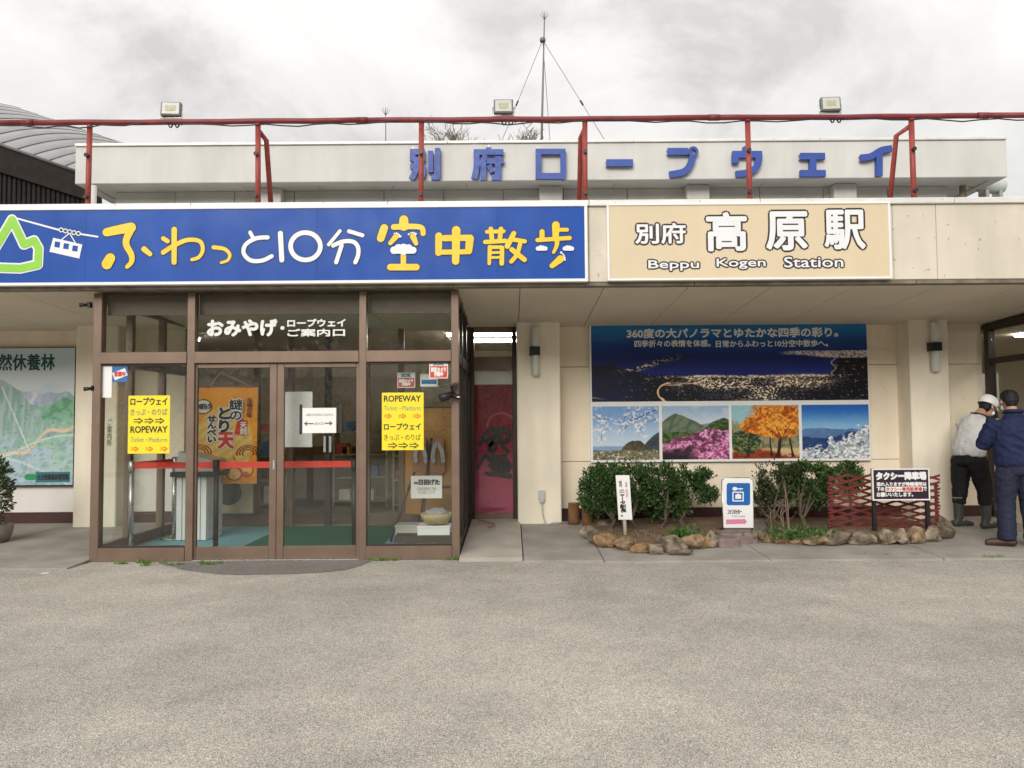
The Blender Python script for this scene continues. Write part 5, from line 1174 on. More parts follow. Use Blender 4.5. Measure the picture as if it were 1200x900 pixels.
def soil(name, lab, outline, z, par_cat):
    pts = outline; cx_ = sum(p[0] for p in pts) / len(pts); cy_ = sum(p[1] for p in pts) / len(pts)
    bm = bmesh.new(); rows_ = []
    for s in (1.0, .8, .55, .3, .1):
        rows_.append([bm.verts.new((cx_ + (p[0] - cx_) * s, cy_ + (p[1] - cy_) * s, z + (.05 * (1 - s)) + rnd.uniform(0, .025))) for p in pts])
    for a, b in zip(rows_, rows_[1:]):
        for k in range(len(pts)): bm.faces.new((a[k], a[(k + 1) % len(pts)], b[(k + 1) % len(pts)], b[k])).smooth = True
    bm.faces.new(rows_[-1])
    return struct(bm_obj(name, bm, mat('dry garden soil', (.17, .115, .07), .95, .3, 9, .9, 40, fine=.2)), lab)
def gp(px, py, z): return ground(px, py, z)
sb1 = smooth_line([gp(690, 622, .06), gp(705, 636, .06), gp(740, 643, .06), (gp(790, 643, .06)), gp(836, 636, .06)], 5)
sb1 = [(p.x, p.y) for p in sb1] + [(2.95, YW - .02), (.95, YW - .02)]
soil('soil', 'dry brown soil of the planting bed below the billboard', sb1, .10, 'soil')
sb2 = [(p.x, p.y) for p in smooth_line([gp(896, 634, .06), gp(960, 637, .06), gp(1040, 636, .06), gp(1110, 632, .06)], 5)] + [(5.2, 9.9), (5.0, YW - .02), (3.45, YW - .02)]
soil('soil', 'dry brown soil of the planting bed behind the taxi sign', sb2, .09, 'soil')
def border(lab, rocks, seed):
    g0 = gp(rocks[0][0], 640, .05); t = thing('rock_border', lab, 'rock border', (g0.x, g0.y, .04))
    for i, (px, pb, w, h, k) in enumerate(rocks):
        g = gp(px, pb, zap(8.5)); s = g.y / FPX
        bm = rock_bm((g.x, g.y + w * s * .40, zap(g.y) + h * s * .18), w * s * .66, w * s * .46, h * s * .50, seed + i)
        bm_obj('stone', bm, RM[k], t)
border('border of rough stones curving round the left planting bed', [(691, 634, 18, 20, 1), (699, 639, 18, 22, 2), (715, 642, 26, 22, 3), (733, 645, 24, 22, 0), (753, 638, 22, 18, 2), (755, 648, 30, 14, 3), (772, 649, 16, 18, 1), (786, 647, 34, 30, 1), (797, 650, 24, 12, 1), (812, 644, 24, 22, 0), (823, 643, 18, 22, 3), (836, 642, 18, 26, 1), (706, 625, 20, 14, 2), (726, 620, 18, 12, 2)], 3)
border('long row of rough stones edging the bed below the taxi sign', [(888, 634, 18, 16, 1), (905, 637, 20, 14, 3), (920, 638, 22, 16, 3), (938, 638, 20, 14, 0), (959, 640, 24, 18, 0), (984, 640, 34, 24, 2), (1016, 640, 32, 24, 1), (1043, 639, 20, 22, 1), (1060, 639, 20, 24, 1), (1080, 638, 26, 24, 0), (1098, 636, 24, 24, 1), (1111, 633, 18, 26, 2), (1100, 622, 22, 18, 1)], 61)
# two dressed stones before the locker sign
for lab, b, yy in (('larger pinkish dressed stone block below the locker sign', (845, 625, 889, 642), 8.55), ('flat dressed stone in front of the pinkish block', (843, 631, 868, 645), 8.32)):
    X0, X1, Z0, Z1 = rect(*b, yy); bm = bmesh.new(); add_box(bm, X0, X1, yy, yy + .28, zap(yy) - .02, Z1, .015)
    bmesh.ops.subdivide_edges(bm, edges=bm.edges, cuts=2, use_grid_fill=True)
    for v in bm.verts: v.co += Vector((mnoise.noise(v.co * 9), mnoise.noise(v.co * 9 + Vector((5, 0, 0))), mnoise.noise(v.co * 9 + Vector((0, 7, 0))))) * .012
    tag(bm_obj('stone_block', bm, mat('pinkish stone', (.22, .165, .15), .9, .2, 12, .6, 60, fine=.15)), lab, 'stone', 'dressed stones by the locker sign')
# log stakes
for lab, px, yt, yb, w in (('left of the two cut log stakes by the column', 672.5, 589, 616, 13), ('right of the two cut log stakes, half behind the hedge', 689, 591, 617, 14)):
    g = gp(px, yb, .07); c = at(px, yt, g.y); s = g.y / FPX * w / 2
    t = thing('log_stake', lab, 'log', (g.x, g.y, .06), 'cut log stakes by the wall'); lathe('log', [(s * 1.03, .0), (s, .1), (s * .98, c.z - .065), (s * .9, c.z - .055)], (g.x, g.y, .055), mat('orange brown bark', (.20, .10, .04), .9, .3, 14, .8, 40, streak=.4), t, 16); lathe('cut_end', [(s * .9, 0), (s * .5, .003), (.005, .004)], (g.x, g.y, c.z + .0005), mat('cut wood', (.45, .30, .16), .8, .15, 20), t, 16)

G_dark = leaf_mat('dark evergreen leaf', [(.016, .042, .013), (.042, .095, .027), (.08, .15, .042), (.135, .205, .07)])
G_mid = leaf_mat('dull evergreen leaf', [(.025, .045, .018), (.055, .082, .033), (.095, .115, .05), (.13, .13, .065)])
M_stem = mat('grey brown stem', (.10, .072, .05), .9, .25, 12, .5, 50)
def shrub(lab, blobs, n, size, m, stems, seed, density=1.0, name='shrub'):
    """blobs: (px, py, half-width px, half-height px, depth Y, half-depth m); stems: (px, ground py, r)"""
    rs = np.random.RandomState(seed); r2 = random.Random(seed)
    g = gp(stems[0][0], stems[0][1], .1); t = thing(name, lab, 'shrub', (g.x, g.y, .1), 'shrubs in the planting beds')
    B = []
    for px, py, hw, hh, Y, hd in blobs:
        c = at(px, py, Y); s = Y / FPX; B.append((np.array(c), np.array([hw * s, hd, hh * s])))
    vol = np.array([b[1].prod() ** .75 for b in B]); vol /= vol.sum()
    pts, dirs, tips = [], [], []
    while len(pts) < n:
        c, r_ = B[rs.choice(len(B), p=vol)]
        d = rs.normal(0, 1, 3); d /= np.linalg.norm(d); k = rs.uniform(.25, 1.0) ** .5
        p = c + d * r_ * k * (1 + .16 * mnoise.noise(Vector(d * 2.2 + seed)))
        if mnoise.noise(Vector(p * 7.0 + seed)) < (-.08 if density >= 1 else .03): continue
        m_ = rs.randint(3, 7)
        for _ in range(m_): pts.append(p + rs.normal(0, size * .35, 3)); dirs.append(d * .7 + np.array([0, -.1, .45]))
        if rs.rand() < .004: tips.append(Vector(p))
    leaves('foliage', pts[:n], dirs[:n], size, m, t, rs)
    bm = bmesh.new(); roots = [gp(px, py, .08) for px, py, r_ in stems]
    for (px, py, r_), b in zip(stems, roots):
        c = min((Vector(q[0]) for q in B), key=lambda q: (q - b).length); j = b.lerp(c, .45) + Vector((r2.uniform(-.03, .03), 0, 0))
        add_tube(bm, [b - Vector((0, 0, .04)), b.lerp(j, .5) + Vector((r2.uniform(-.02, .02), 0, 0)), j], [r_ * 1.25, r_, r_ * .75], 7)
    J = [b.lerp(min((Vector(q[0]) for q in B), key=lambda q: (q - b).length), .45) for b in roots]
    for p in tips:
        j = min(J, key=lambda q: (q - p).length); mid = j.lerp(p, .5) + Vector((r2.uniform(-.05, .05), r2.uniform(-.05, .05), r2.uniform(-.06, .02)))
        add_tube(bm, [j, mid, p], [.014, .009, .004], 5, False)
    bm_obj('stem', bm, M_stem, t); return t
shrub('dense clipped dark shrub at the left of the bed, behind the white post sign', [(712, 571, 31, 29, 9.55, .4), (740, 570, 34, 28, 9.55, .4), (699, 580, 20, 24, 9.5, .35), (725, 590, 26, 14, 9.5, .35)], 15000, .046, G_dark, [(735, 628, .03), (712, 626, .025), (752, 627, .02)], 11)
shrub('dark shrub with a thin trunk left of the locker sign', [(775, 566, 28, 23, 9.55, .38), (806, 569, 27, 22, 9.5, .35), (790, 590, 22, 16, 9.5, .3), (822, 562, 13, 12, 9.5, .25), (832, 578, 6, 9, 9.5, .2), (770, 590, 16, 18, 9.6, .3)], 8200, .050, G_dark, [(804, 628, .035), (771, 627, .018)], 12, .5)
shrub('straggly dull green shrub with bare stems right of the locker sign', [(906, 563, 24, 21, 9.6, .3), (925, 556, 16, 14, 9.6, .3), (898, 585, 14, 20, 9.6, .25), (884, 590, 7, 14, 9.6, .2)], 4200, .046, G_mid, [(913, 630, .025), (905, 629, .012), (925, 629, .012)], 13, .5)
shrub('leafy shrub with a forked trunk left of the red lattice', [(948, 560, 27, 20, 9.55, .35), (938, 578, 18, 18, 9.5, .3), (958, 580, 14, 18, 9.55, .3), (966, 556, 10, 8, 9.5, .2)], 7000, .047, G_dark, [(946, 630, .032), (938, 629, .014)], 14, .5)
shrub('small leafy shrub top showing above the red lattice', [(995, 551, 15, 9, 10.0, .2), (998, 566, 10, 12, 10.0, .2)], 2200, .046, G_dark, [(996, 620, .02)], 15)
# extra bare stems of the straggly shrub
bs_t = thing('bare_bush', 'tangle of thin bare brown stems beside the straggly shrub', 'bush', tuple(gp(912, 630, .1)))
r2 = random.Random(3); bm = bmesh.new()
for k in range(12):
    b = gp(r2.uniform(900, 926), r2.uniform(627, 631), .08); e_ = at(r2.uniform(886, 938), r2.uniform(552, 606), 9.3 + r2.uniform(0, .5)); m_ = b.lerp(e_, .5) + Vector((r2.uniform(-.06, .06), r2.uniform(-.06, .06), .03)); add_tube(bm, [b, m_, e_], [.006, .004, .002], 5, False)
    e2 = e_ + Vector((r2.uniform(-.15, .15), r2.uniform(-.1, .1), r2.uniform(.02, .14))); add_tube(bm, [m_, m_.lerp(e2, .6), e2], [.0035, .003, .0015], 4, False)
bm_obj('stem', bm, mat('pale twig', (.26, .20, .14), .9, .2, 10), bs_t)
# potted shrub at the left edge
pt = thing('potted_shrub', 'evergreen shrub in a stone pot at the left edge', 'potted plant', (at(-2, 640, 9.0).x, 9.0, zap(9)))
X = at(-9, 620, 9.0).x; lathe('pot', [(.16, 0), (.20, .08), (.22, .2), (.20, .2), (.18, .16)], (X, 9.0, zap(9.0)), mat('brown pot', (.25, .21, .18), .8, .2, 8), pt, 20)
rs = np.random.RandomState(5); P = []; D = []
for _ in range(2600):
    d = rs.normal(0, 1, 3); d /= np.linalg.norm(d); k = rs.uniform(.2, 1) ** .5; q = np.array([X, 9.0, .66]) + d * np.array([.22, .22, .40]) * k
    if mnoise.noise(Vector(q * 8)) < -.08: continue
    P.append(q); D.append(d + np.array([0, 0, .3]))
leaves('foliage', P, D, .055, G_mid, pt, rs); tube('stem', [(X, 9.0, .2), (X, 9.0, .6)], .02, M_stem, pt, 7)
# dry tufts, weeds and small green plants
def blades(name, lab, spots, m, seed, n=26, h=.07, kind='stuff', sp=.09):
    rs = random.Random(seed); bm = bmesh.new()
    for px, py, z in spots:
        g = gp(px, py, z)
        for _ in range(n):
            a = rs.uniform(0, 6.28); r_ = rs.uniform(0, sp); b = g + Vector((math.cos(a) * r_ * 1.6, math.sin(a) * r_ * .5, 0)); hh = h * rs.uniform(.4, 1.2); ln = Vector((rs.uniform(-1, 1), rs.uniform(-1, 1), 0)) * hh * .7; w = Vector((rs.uniform(-1, 1), rs.uniform(-1, 1), 0)).normalized() * .005
            v = [bm.verts.new(b - w), bm.verts.new(b + w), bm.verts.new(b + w * .7 + ln * .4 + Vector((0, 0, hh * .6))), bm.verts.new(b + ln + Vector((0, 0, hh)))]
            bm.faces.new((v[0], v[1], v[2])); bm.faces.new((v[0], v[2], v[3]))
    o = bm_obj(name, bm, m); o['kind'] = kind; o['label'] = lab; return o
G_weed = leaf_mat('fresh weed green', [(.08, .16, .03), (.15, .26, .05), (.22, .34, .08)]); G_dry = leaf_mat('dry straw', [(.16, .11, .06), (.26, .19, .11), (.34, .26, .16)])
wr = random.Random(8)
blades('weeds', 'green weeds along the foot of the porch and the pavement edge', [(wr.gauss(158, 20), wr.uniform(659, 663), .003) for _ in range(9)] + [(wr.gauss(240, 14), wr.uniform(659, 662), .003) for _ in range(5)] + [(wr.gauss(452, 8), 657, .003) for _ in range(4)] + [(wr.gauss(533, 9), 656, .003) for _ in range(5)] + [(wr.gauss(1072, 10), wr.uniform(650, 653), .003) for _ in range(5)] + [(wr.gauss(1162, 8), wr.uniform(653, 656), .003) for _ in range(7)] + [(wr.uniform(1010, 1130), 652, .003) for _ in range(5)], G_weed, 2, 30, .035, sp=.05)
blades('dry_grass', 'dry straw tufts between the border stones', [(wr.uniform(700, 835), wr.uniform(625, 636), .12) for _ in range(13)] + [(wr.uniform(895, 1100), wr.uniform(623, 632), .11) for _ in range(13)], G_dry, 3, 14, .075)
for lab, px, py, sp_ in (('low bright green plant at the foot of the thin trunked shrub', 803, 634, .10), ('low bright green plant in the bed right of the locker sign', 937, 632, .2)):
    rs = np.random.RandomState(int(px)); g = gp(px, py, .1); t = thing('ground_plant', lab, 'plant', g, 'low green plants in the beds')
    P = [np.array(g) + np.array([rs.normal(0, sp_), rs.normal(0, .06), abs(rs.normal(0, .06))]) for _ in range(420)]; leaves('foliage', P, [(rs.normal(0, .4), -.2, 1) for _ in P], .055, leaf_mat('bright ground leaf', [(.03, .09, .02), (.07, .17, .035), (.11, .24, .05)]), t, rs)
    tube('stem', [g, g + Vector((.01, 0, .07))], .006, M_stem, t, 5)

# ================================================================== signs standing in the beds
# white post sign
g = gp(733, 632, .1); PYs = g.y
t = thing('post_sign', 'narrow white post sign with vertical black Japanese lettering before the hedge', 'sign', g)
c = [at(*p, PYs) for p in ((721.5, 557), (737.5, 557), (741, 609), (725, 609))]
prism('board', [(p.x, p.z) for p in c], PYs, PYs + .02, M_white, t)
a, b = at(731.5, 600, PYs + .03), at(733, 634, PYs + .03); tube('stake', [a, b], .022, mat('weathered stake', (.45, .38, .30), .8, .15, 10), t, 6)
text('lettering', '初代', (725.4, 563.5, 729, 571), PYs - .002, M_ink, t, .2, True, .06)
text('lettering', 'ニャータ駅長。', (726.3, 574, 733.3, 605), PYs - .002, M_ink, t, .5, True, .06); text('lettering', '別府', (732.6, 565, 735.4, 571), PYs - .002, M_ink, t, 0, True, .06); text('lettering', '高原駅', (733.4, 573, 736.2, 583), PYs - .002, M_redp, t, 0, True, .06)
# locker sign
KY = 8.85
t = thing('locker_sign', 'white coin locker sign with blue key symbol and pink arrow', 'sign', (at(864, 625, KY).x, KY, zap(KY)))
c = [at(*p, KY) for p in ((846.5, 563), (851, 560.5), (878, 560.5), (882, 563), (883, 618.5), (848, 618.5))]
prism('board', [(p.x, p.z) for p in c], KY, KY + .02, M_white, t)
tube('frame', [Vector((p.x, KY + .01, p.z)) for p in c + c[:1]], .010, M_steel, t, 6)
c = [at(*p, KY) for p in ((851.5, 568), (853, 566), (878, 566), (879, 568), (879, 590), (877.5, 592), (853, 592), (851.5, 590))]; prism('blue_field', [(p.x, p.z) for p in c], KY - .003, KY - .0005, mat('sign blue', (.012, .12, .42), .4, .03, 3), t)
zk = zoomconv(660, 420, 3.75)
strokes('key_symbol', [([(752, 573), (757, 573)], 16), ([(757, 573), (788, 573)], 5), ([(778, 573), (778, 579)], 4)], KY - .004, M_white, t, zk)
strokes('locker_symbol', [([(744, 588), (793, 588)], 5), ([(746, 588), (746, 626)], 5), ([(791, 588), (791, 626)], 5), ([(744, 626), (793, 626)], 5), ([(756, 608), (782, 608)], 18), ([(762, 597), (776, 597)], 4)], KY - .004, M_white, t, zk, square=True)
text('lettering', 'コインロッカー', (853, 597, 869, 602.5), KY - .002, M_ink, t, .4); text('lettering', 'Coin Locker', (858, 603.5, 874, 606), KY - .002, mat('grey ink', (.16, .15, .13)), t, 0)
strokes('arrow_print', [([(716, 718), (795, 716)], 20)], KY - .004, mat('pink print', (.68, .20, .36), .5, .04, 5), t, zk, square=True)
c = [at(*zk(*p), KY) for p in ((794, 703), (808, 716), (794, 730))]; prism('arrow_head', [(p.x, p.z) for p in c], KY - .004, KY - .002, MATS['pink print'], t)
for px in (847.5, 881.5): a = at(px, 618, KY + .012); tube('leg', [(a.x, KY + .012, a.z), (a.x, KY + .012, zap(KY) - .01)], .009, M_blk, t, 6)
# red diamond lattice
LY2 = 9.1
lt = thing('lattice_fence', 'dark red stretched wooden lattice behind the taxi sign', 'fence', (at(1035, 620, LY2).x, LY2, .09))
X0, X1, Z0, Z1 = rect(972, 556, 1101, 624, LY2)
M_lat = mat('dark red lattice paint', (.15, .026, .022), .6, .2, 12)
slope = .27; sp_ = .078; W = X1 - X0
for sg in (1, -1):
    k0 = -int(W * slope / sp_) - 1
    for k in range(k0, int((Z1 - Z0 + W * slope) / sp_) + 1):
        z_at = lambda x, k=k: (Z0 + k * sp_ + .0 + (slope * (x - X0) if sg > 0 else slope * (X1 - x)))
        xs_ = [x for x in np.linspace(X0, X1, 60) if Z0 <= z_at(x) <= Z1]
        if len(xs_) < 6: continue
        a, b = xs_[0], xs_[-1]; j = .012
        yy = LY2 + (0 if sg > 0 else .011); hw = .0135
        a -= rnd.uniform(0, .02); b += rnd.uniform(0, .02)
        za, zb_ = z_at(a), z_at(b)
        hexa('slat', [(a, yy, za - hw), (b, yy, zb_ - hw), (b, yy + .009, zb_ - hw), (a, yy + .009, za - hw), (a, yy, za + hw), (b, yy, zb_ + hw), (b, yy + .009, zb_ + hw), (a, yy + .009, za + hw)], M_lat, lt)
for px in (975, 1098): X = at(px, 600, LY2 + .03).x; box('stake', X - .015, X + .015, LY2 + .022, LY2 + .05, .06, Z1 - .1, M_lat, lt)
# taxi sign
TY = 8.75
t = thing('taxi_sign', 'dark taxi drop-off sign with white lettering on two black posts', 'sign', (at(1055, 625, TY).x, TY, .09))
X0, X1, Z0, Z1 = rect(1022, 549, 1089.5, 586.5, TY)
frame4(X0, X1, Z0, Z1, TY - .008, TY + .02, .016, M_white, t); box('panel', X0 + .016, X1 - .016, TY, TY + .018, Z0 + .016, Z1 - .016, mat('dark plum face', (.030, .014, .028), .4, .05, 4), t, 0)
for px in (1024.5, 1087): X = at(px, 600, TY + .04).x; box('post', X - .022, X + .022, TY + .021, TY + .06, .05, Z1 + (-.02 if px > 1050 else 0), M_blk, t)
text('lettering', 'タクシー降車場', (1027, 553.5, 1085, 562), TY - .002, M_white, t, 1.5); text('lettering', '恐れ入りますが待機場所は', (1027.5, 565, 1085.5, 569.5), TY - .002, M_white, t, .5); text('lettering', '下の', (1027.5, 571, 1036, 575.5), TY - .002, M_white, t, .5); text('lettering', 'で', (1082, 570.5, 1086, 575), TY - .002, M_white, t, .5); text('lettering', 'お願いいたします。', (1027.5, 577, 1070, 582), TY - .002, M_white, t, .5)
X0, X1, Z0, Z1 = rect(1037.5, 570.2, 1081.5, 576, TY); box('white_field', X0, X1, TY - .002, TY - .0002, Z0, Z1, M_white, t, 0); text('lettering', 'タクシー専用駐車場', (1038.5, 571, 1080.5, 575.3), TY - .004, M_redp, t, .4)
# litter
g = gp(52, 672, .004); tag(box('paper_scrap', g.x - .035, g.x + .035, g.y, g.y + .03, .002, .007, M_paper), 'white paper scrap on the asphalt at lower left', 'litter')

# ================================================================== people
def body_mesh(chains, voxel, frame, smooth=4):
    """chains of (side, forward, up, r_side, r_depth) in the person's own frame, each swept as an elliptic limb with round ends, then fused"""
    bm = bmesh.new()
    for ch, in_ in chains:
        P = [Vector(p[:3]) for p in ch]; rx = [p[3] for p in ch]; ry = [p[4] if len(p) > 4 else p[3] for p in ch]
        pts, RX, RY = [], [], []
        d0 = (P[0] - P[1]).normalized(); d1 = (P[-1] - P[-2]).normalized()
        for k in (1.0, .92, .7, .38): 
            pts.append(P[0] + d0 * min(rx[0], ry[0]) * k * in_); f = math.sqrt(max(1 - k * k, .0009)); RX.append(rx[0] * f); RY.append(ry[0] * f)
        for i in range(len(P)):
            pts.append(P[i]); RX.append(rx[i]); RY.append(ry[i])
            if i + 1 < len(P):
                for t in (.33, .67): s_ = t * t * (3 - 2 * t); pts.append(P[i].lerp(P[i + 1], t)); RX.append(rx[i] + (rx[i + 1] - rx[i]) * s_); RY.append(ry[i] + (ry[i + 1] - ry[i]) * s_)
        for k in (.38, .7, .92, 1.0): 
            pts.append(P[-1] + d1 * min(rx[-1], ry[-1]) * k * in_); f = math.sqrt(max(1 - k * k, .0009)); RX.append(rx[-1] * f); RY.append(ry[-1] * f)
        rings = []; n = 16
        for i, p in enumerate(pts):
            t = (pts[min(i + 1, len(pts) - 1)] - pts[max(i - 1, 0)]).normalized()
            sd = Vector((1, 0, 0)); sd = sd - t * sd.dot(t)
            if sd.length < .25: sd = Vector((0, 0, 1)) - t * t.z
            sd.normalize(); fw = t.cross(sd).normalized()
            rings.append([bm.verts.new(p + sd * math.cos(a) * RX[i] + fw * math.sin(a) * RY[i]) for a in [2 * math.pi * k / n for k in range(n)]])
        for a, b in zip(rings, rings[1:]):
            for k in range(n): bm.faces.new((a[k], a[(k + 1) % n], b[(k + 1) % n], b[k]))
        bm.faces.new(rings[0][::-1]); bm.faces.new(rings[-1])
    bmesh.ops.recalc_face_normals(bm, faces=bm.faces)
    me = bpy.data.meshes.new('t'); bm.to_mesh(me); bm.free(); o = bpy.data.objects.new('t', me); COL.objects.link(o)
    r = o.modifiers.new('r', 'REMESH'); r.mode = 'VOXEL'; r.voxel_size = voxel; r.use_smooth_shade = True
    s = o.modifiers.new('s', 'SMOOTH'); s.iterations = smooth; s.factor = .5
    dg = bpy.context.evaluated_depsgraph_get(); out = bpy.data.meshes.new_from_object(o.evaluated_get(dg)); bpy.data.objects.remove(o)
    return out
def place(name, me, m, par, fr, wrinkle=0.0, wscale=(9, 9, 5), seed=0):
    co = np.empty(len(me.vertices) * 3); me.vertices.foreach_get('co', co); co = co.reshape(-1, 3)
    if wrinkle:
        nr = np.empty(len(me.vertices) * 3); me.vertices.foreach_get('normal', nr); nr = nr.reshape(-1, 3)
        h = np.array([mnoise.noise(Vector((c[0] * wscale[0] + seed, c[1] * wscale[1], (c[2] + .5 * c[0]) * wscale[2]))) + .5 * mnoise.noise(Vector((c[0] * 20, c[1] * 20 + seed, c[2] * 26))) for c in co])
        h = 1 - np.abs(h) * 2
        co = co + nr * (h * wrinkle)[:, None]
    base, r_, f_ = fr
    w = np.array(base)[None, :] + co[:, :1] * np.array(r_)[None, :] + co[:, 1:2] * np.array(f_)[None, :] + co[:, 2:3] * np.array([[0, 0, 1]])
    me.vertices.foreach_set('co', w.ravel()); me.update(); me.name = name
    for p in me.polygons: p.use_smooth = True
    return link(name, me, m, par)
def W3(fr, s, f, z): base, r_, f_ = fr; return Vector(base) + Vector(r_) * s + Vector(f_) * f + Vector((0, 0, z))
M_skin = mat('skin', (.46, .27, .19), .5, .06, 10); M_hair = mat('black hair', (.008, .0075, .0075), .6, .2, 60, .4, 260)
def fingers(wr, pal, side):
    """palm and five fingers beyond the wrist, gently curled; wr wrist, pal palm centre (side, fwd, up)"""
    w_, p_ = Vector(wr), Vector(pal); d = (p_ - w_).normalized(); sd = Vector((0, 0, 1)).cross(d).normalized(); dn = d.cross(sd)
    out = [([(*w_, .026, .02), (*p_, .036, .018), (*(p_ + d * .04), .036, .016)], .6)]
    for k, L_ in enumerate((.062, .074, .070, .054)):
        b = p_ + d * .045 + sd * (.027 - .018 * k); m1 = b + d * L_ * .5 - dn * .008; e_ = m1 + d * L_ * .42 - dn * .026
        out.append(([(*b, .0095, .0095), (*m1, .009, .009), (*e_, .0075, .0075)], .8))
    b = p_ + sd * .03 * side; m1 = b + sd * .022 * side + d * .025; e_ = m1 + d * .032 - dn * .01
    out.append(([(*b, .011, .011), (*m1, .010, .010), (*e_, .008, .008)], .8)); return out
def head_chains(h, tilt_f, sc=1.0):
    """skull, jaw, nose and ears round centre h, looking along +forward tipped down by tilt_f"""
    c = Vector(h); ca, sa = math.cos(tilt_f), math.sin(tilt_f)
    def q(s, f, z): return (c.x + s, c.y + f * ca + z * sa, c.z - f * sa + z * ca)
    L_ = [([(*q(0, -.022, .02), .076 * sc, .082 * sc), (*q(0, .016, .025), .074 * sc, .080 * sc)], .95), ([(*q(0, .03, -.02), .062, .068), (*q(0, .045, -.072), .045, .045)], .8),
          ([(*q(0, .098, .005), .010, .010), (*q(0, .112, -.03), .014, .012)], .8), ([(*q(-.028, .075, -.062), .010, .010), (*q(.028, .075, -.062), .010, .010)], .8)]
    for s in (-1, 1): L_.append(([(*q(s * .078, -.006, .022), .008, .016), (*q(s * .081, -.004, -.024), .008, .012)], .9))
    return L_, q
def person(lab, base, heading, J, cols, extra):
    f_ = Vector((math.sin(heading), math.cos(heading), 0)); r_ = Vector((f_.y, -f_.x, 0)); fr = (base, r_, f_)
    t = thing('person', lab, 'person', base)
    hc, q = head_chains(J['head'], J['tilt'])
    ch = list(hc)
    ch.append(([(*J['neck0'], .062, .062), (*J['neck1'], .055, .058)], .6))
    ch.append(([(0, J['hipf'], .9, .13, .09), (*J['chest'], .14, .09), (*J['neck0'], .09, .07)], .7))
    for s in (-1, 1):
        A = J['arm'][s]; ch.append(([(*A[0], .045), (*A[1], .036), (*A[2], .025)], .8)); ch += fingers(A[2], A[3], -s)
        Lg = J['leg'][s]; ch.append(([(*Lg[0], .075), (*Lg[1], .055), (*Lg[2], .038)], .8)); ch.append(([(*Lg[2], .036), (*Lg[3], .036, .03)], .7))
    place('body', body_mesh(ch, .0065, fr, 3), M_skin, t, fr)
    top = [([(*p,) for p in J['torso']], .25)]
    for s in (-1, 1):
        A = J['arm'][s]; R_ = J['sleeve']; wv = Vector(A[2]); el = Vector(A[1]); cuff = el.lerp(wv, .93)
        top.append(([(*A[0], R_[0]), (*Vector(A[0]).lerp(el, .5), R_[1]), (*A[1], R_[2]), (*el.lerp(wv, .5), R_[3]), (*cuff, R_[4])], .35))
    place('jacket', body_mesh(top, .011, fr, 5), cols['top'], t, fr, .010, (6, 6, 11), J['seed'])
    bot = [([(*p,) for p in J['pelvis']], .3)]
    for s in (-1, 1):
        Lg = J['leg'][s]; R_ = J['trouser']; h_, k_, a_ = map(Vector, Lg[:3])
        bot.append(([(*h_, R_[0], R_[0] * 1.1), (*h_.lerp(k_, .5), R_[1], R_[1] * 1.08), (*k_, R_[2], R_[2] * 1.05), (*k_.lerp(a_, .5), R_[3], R_[3] * 1.08), (*k_.lerp(a_, J['hem']), R_[4], R_[4] * 1.1)], .3))
    place('trousers', body_mesh(bot, .011, fr, 5), cols['bottom'], t, fr, .008, (6, 6, 7), J['seed'] + 7)
    for s in (-1, 1):
        sh = J['shoe'][s]; place('boot' if J['boots'] else 'shoe', body_mesh(sh, .008, fr, 3), cols['shoe'], t, fr)
    extra(t, fr, q)
    return t
def shoe(a, toe_ang, L_=.27, boots=False):
    x, y, z = a; dx, dy = math.sin(toe_ang), math.cos(toe_ang); P_ = lambda k, zz: (x + dx * L_ * k, y + dy * L_ * k, zz)
    c = [([(*P_(-.22, .045), .040, .045), (*P_(.1, .045), .042, .045), (*P_(.45, .036), .050, .036), (*P_(.70, .028), .042, .028)], .8), ([(*P_(-.05, .08), .045, .05), (*P_(-.02, .12), .046, .052)], .5)]
    if boots: c.append(([(x, y, .10, .052, .058), (x, y + .0, .22, .056, .062), (x, y + .01, .36, .070, .076)], .15))
    return c
# ---- person in a navy jacket, seen from behind
def dress_b(t, fr, q):
    hc = [([(*q(0, -.032, .032), .083, .090), (*q(0, .010, .050), .081, .084)], .95), ([(*q(0, -.055, -.01), .070, .055), (*q(0, -.056, -.05), .055, .035)], .8)]
    place('hair', body_mesh(hc, .008, fr, 3), M_hair, t, fr, .004, (40, 40, 14), 3)
    mk = [([(*q(-.055, .072, -.05), .018, .028), (*q(0, .092, -.048), .035, .03), (*q(.055, .072, -.05), .018, .028)], .6)]
    place('face_mask', body_mesh(mk, .006, fr, 3), M_white, t, fr)
    tube('mask_loop', [W3(fr, *q(-.062, .066, -.04)), W3(fr, *q(-.085, .02, -.01)), W3(fr, *q(-.084, -.01, .01))], .003, M_white, t, 5)
    tube('collar', [W3(fr, *p) for p in ((-.075, .075, 1.445), (-.08, .01, 1.462), (-.045, -.045, 1.468), (.045, -.045, 1.468), (.08, .01, 1.462), (.075, .075, 1.445))], .021, MATS['navy jacket cloth'], t, 8)
M_navy = mat('navy jacket cloth', (.009, .0155, .06), .8, .12, 8, .25, 300); M_navy2 = mat('dark navy trouser cloth', (.015, .019, .044), .8, .12, 8, .25, 300); M_brsh = mat('brown leather', (.055, .028, .016), .45, .15, 14)
gB = gp(1195, 639.5, .045)
